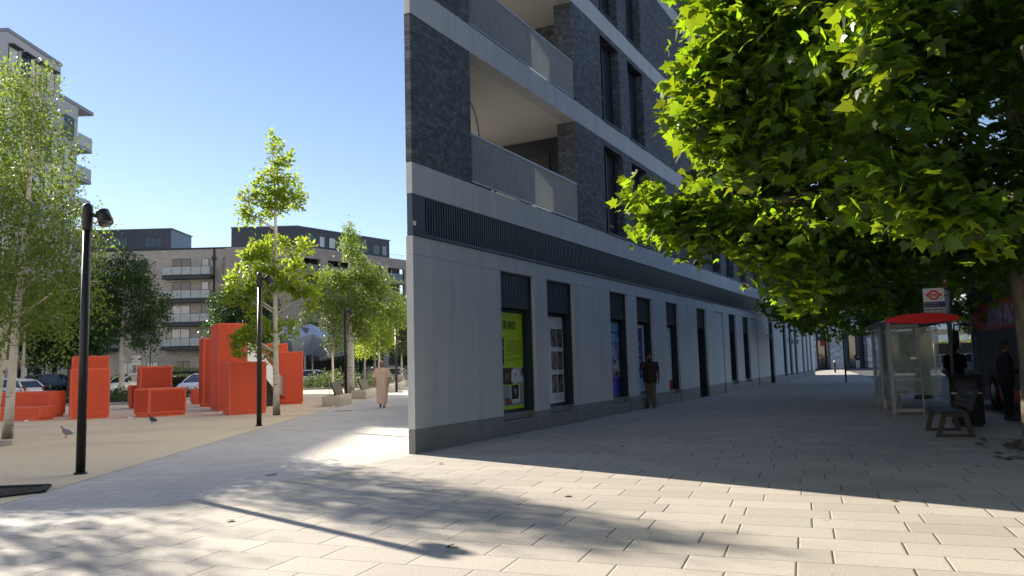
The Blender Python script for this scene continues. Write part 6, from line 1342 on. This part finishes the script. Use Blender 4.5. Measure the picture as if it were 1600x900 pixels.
# beyond the bus, down the road
car(28.5, 47.5, R(115), 'grey', 'grey car on the sunlit road between waiting person and bus', 1.)
fn = thing('mesh_fence', 'low pale fence along the far roadside seen left of the bus mirror', 'fence', (52, 84, 0), R(-20))
mb = MB()
for q in range(60): mb.box(-8+.5*q, -7.95+.5*q, 0, .04, -.1, 1.3)
mb.box(-8, 22, .005, .035, 1.2, 1.26); mb.box(-8, 22, .005, .035, .2, .26); mb.build('rails', M['cream_conc'], fn)
hedge('hedge', 46, 74, 95, 98, 3.6, 'pale sunlit hedge beyond the road seen under the bus mirror', M['leaf_lime'], 7000, .28, lumpy=.35)
fo = thing('far_office', 'hazy white low office far down the road left of the bus', 'building', (128, 210, 0), R(-25))
mb = MB(); mb.box(-30, 30, 0, 12, -.1, 12.5); mb.box(-18, 12, 2, 10, 12.5, 16); mb.build('wall', M['white'], fo)
for zf in (3, 6.3, 9.4): mb = MB(); mb.box(-29, 29, -.05, .0, zf, zf+1.5); mb.build('window_strip', M['pane'], fo)
for (x, y, h), lb in zip([(33, 62, 6.5), (38.5, 72, 6.5)], ['thin grey street pole on the far kerb beside the bus stop flag, nearer one', 'thin grey street pole on the far kerb beside the bus stop flag, farther one']):
    t = thing('street_pole', lb, 'pole', (x, y, 0)); mb = MB(); mb.tube([(0,0,0),(0,0,h),(-.4,-.2,h+.3)], [.08,.06,.05], 10); mb.build('post', M['galv'], t); mb = MB(); mb.box(-.75, -.3, -.3, -.1, h+.27, h+.37); mb.build('lamp', M['galv'], t)
post_sign(30.5, 56, 2.9, 'small white sign plate on a post beside the bus mirror', 'white', z=0, pw=.6, phh=.7)

# ------------------------------------------------------------------ small things on the ground
for (x, y, a), lb in zip([(-6.1, 27.4, 0), (-4.6, 35.5, 0)], ['narrow dark drain grating in the side path near the first concrete bench', 'narrow dark drain grating in the side path behind the man in the beige robe']):
    t = thing('drain_grating', lb, 'drain', (x, y, .004)); mb = MB(); mb.box(-.32, .32, -.11, .11, 0, .006); mb.build('frame', M['galv'], t)
    for q in range(9): mb = MB(); mb.box(-.29+.066*q, -.25+.066*q, -.09, .09, .006, .009); mb.build('slot', M['rubber'], t)
for (x, y, a), lb in zip([(-16.2, 25.7, .4), (-12.9, 26.0, 1.2), (-10.2, 33.0, 2.), (-7.0, 29.9, .3)], ['crumpled white paper at the corner of the long low red block', 'white scrap of paper left of the small red mesh block', 'white scraps at the foot of the red block by the slide', 'white paper scrap beside the nearest concrete bench']):
    mb = MB(); mb.smooth = False
    g = np.random.default_rng(int(abs(x)*10)); vs = [(math.cos(k)*.09*g.uniform(.6, 1.2), math.sin(k)*.07*g.uniform(.6, 1.2), .012+.05*g.random()) for k in np.linspace(0, 6.28, 9)[:-1]]
    mb.add([(0, 0, .07)]+vs+[(v[0]*.8, v[1]*.8, .002) for v in vs], [(0, 1+i, 1+(i+1) % 8) for i in range(8)]+[(1+i, 9+i, 9+(i+1) % 8, 1+(i+1) % 8) for i in range(8)])
    o = mb.build('paper_scrap', M['white'], loc=(x, y, .004), rz=a); tag(o, lb, 'litter', 'paper scraps on the plaza')
mb = MB(); mb.tube([(0,0,.012),(.08,.02,.016),(.13,.05,.02)], .008, 6); mb.tube([(.13,.05,.02),(.15,.09,.012)], .006, 6); o = mb.build('twig', M['bark'], loc=(-3.6, 11.2, 0), rz=.2); tag(o, 'small dark broken twig lying on the path left of the wedge corner', 'twig')
lf_ = [(0.6, 8.9), (-1.2, 12.1), (3.9, 8.1), (5.1, 11.9), (6.1, 10.4), (-2.9, 8.0), (1.9, 13.8), (-.6, 6.6)]
P = np.array([(x, y, .008) for x, y in lf_])
for i, (x, y) in enumerate(lf_):
    D_ = rng.normal(size=(1, 3)); D_[:, 2] = .06
    o = leaf_mesh('fallen_leaf', np.zeros((1, 3)), D_, np.array([.10]), 'maple', M['leaf_dead'], None, tilt=.12); o.location = (x, y, .012); tag(o, 'dry brown leaf lying on the stone paving', 'leaf', 'dry leaves on the paving')
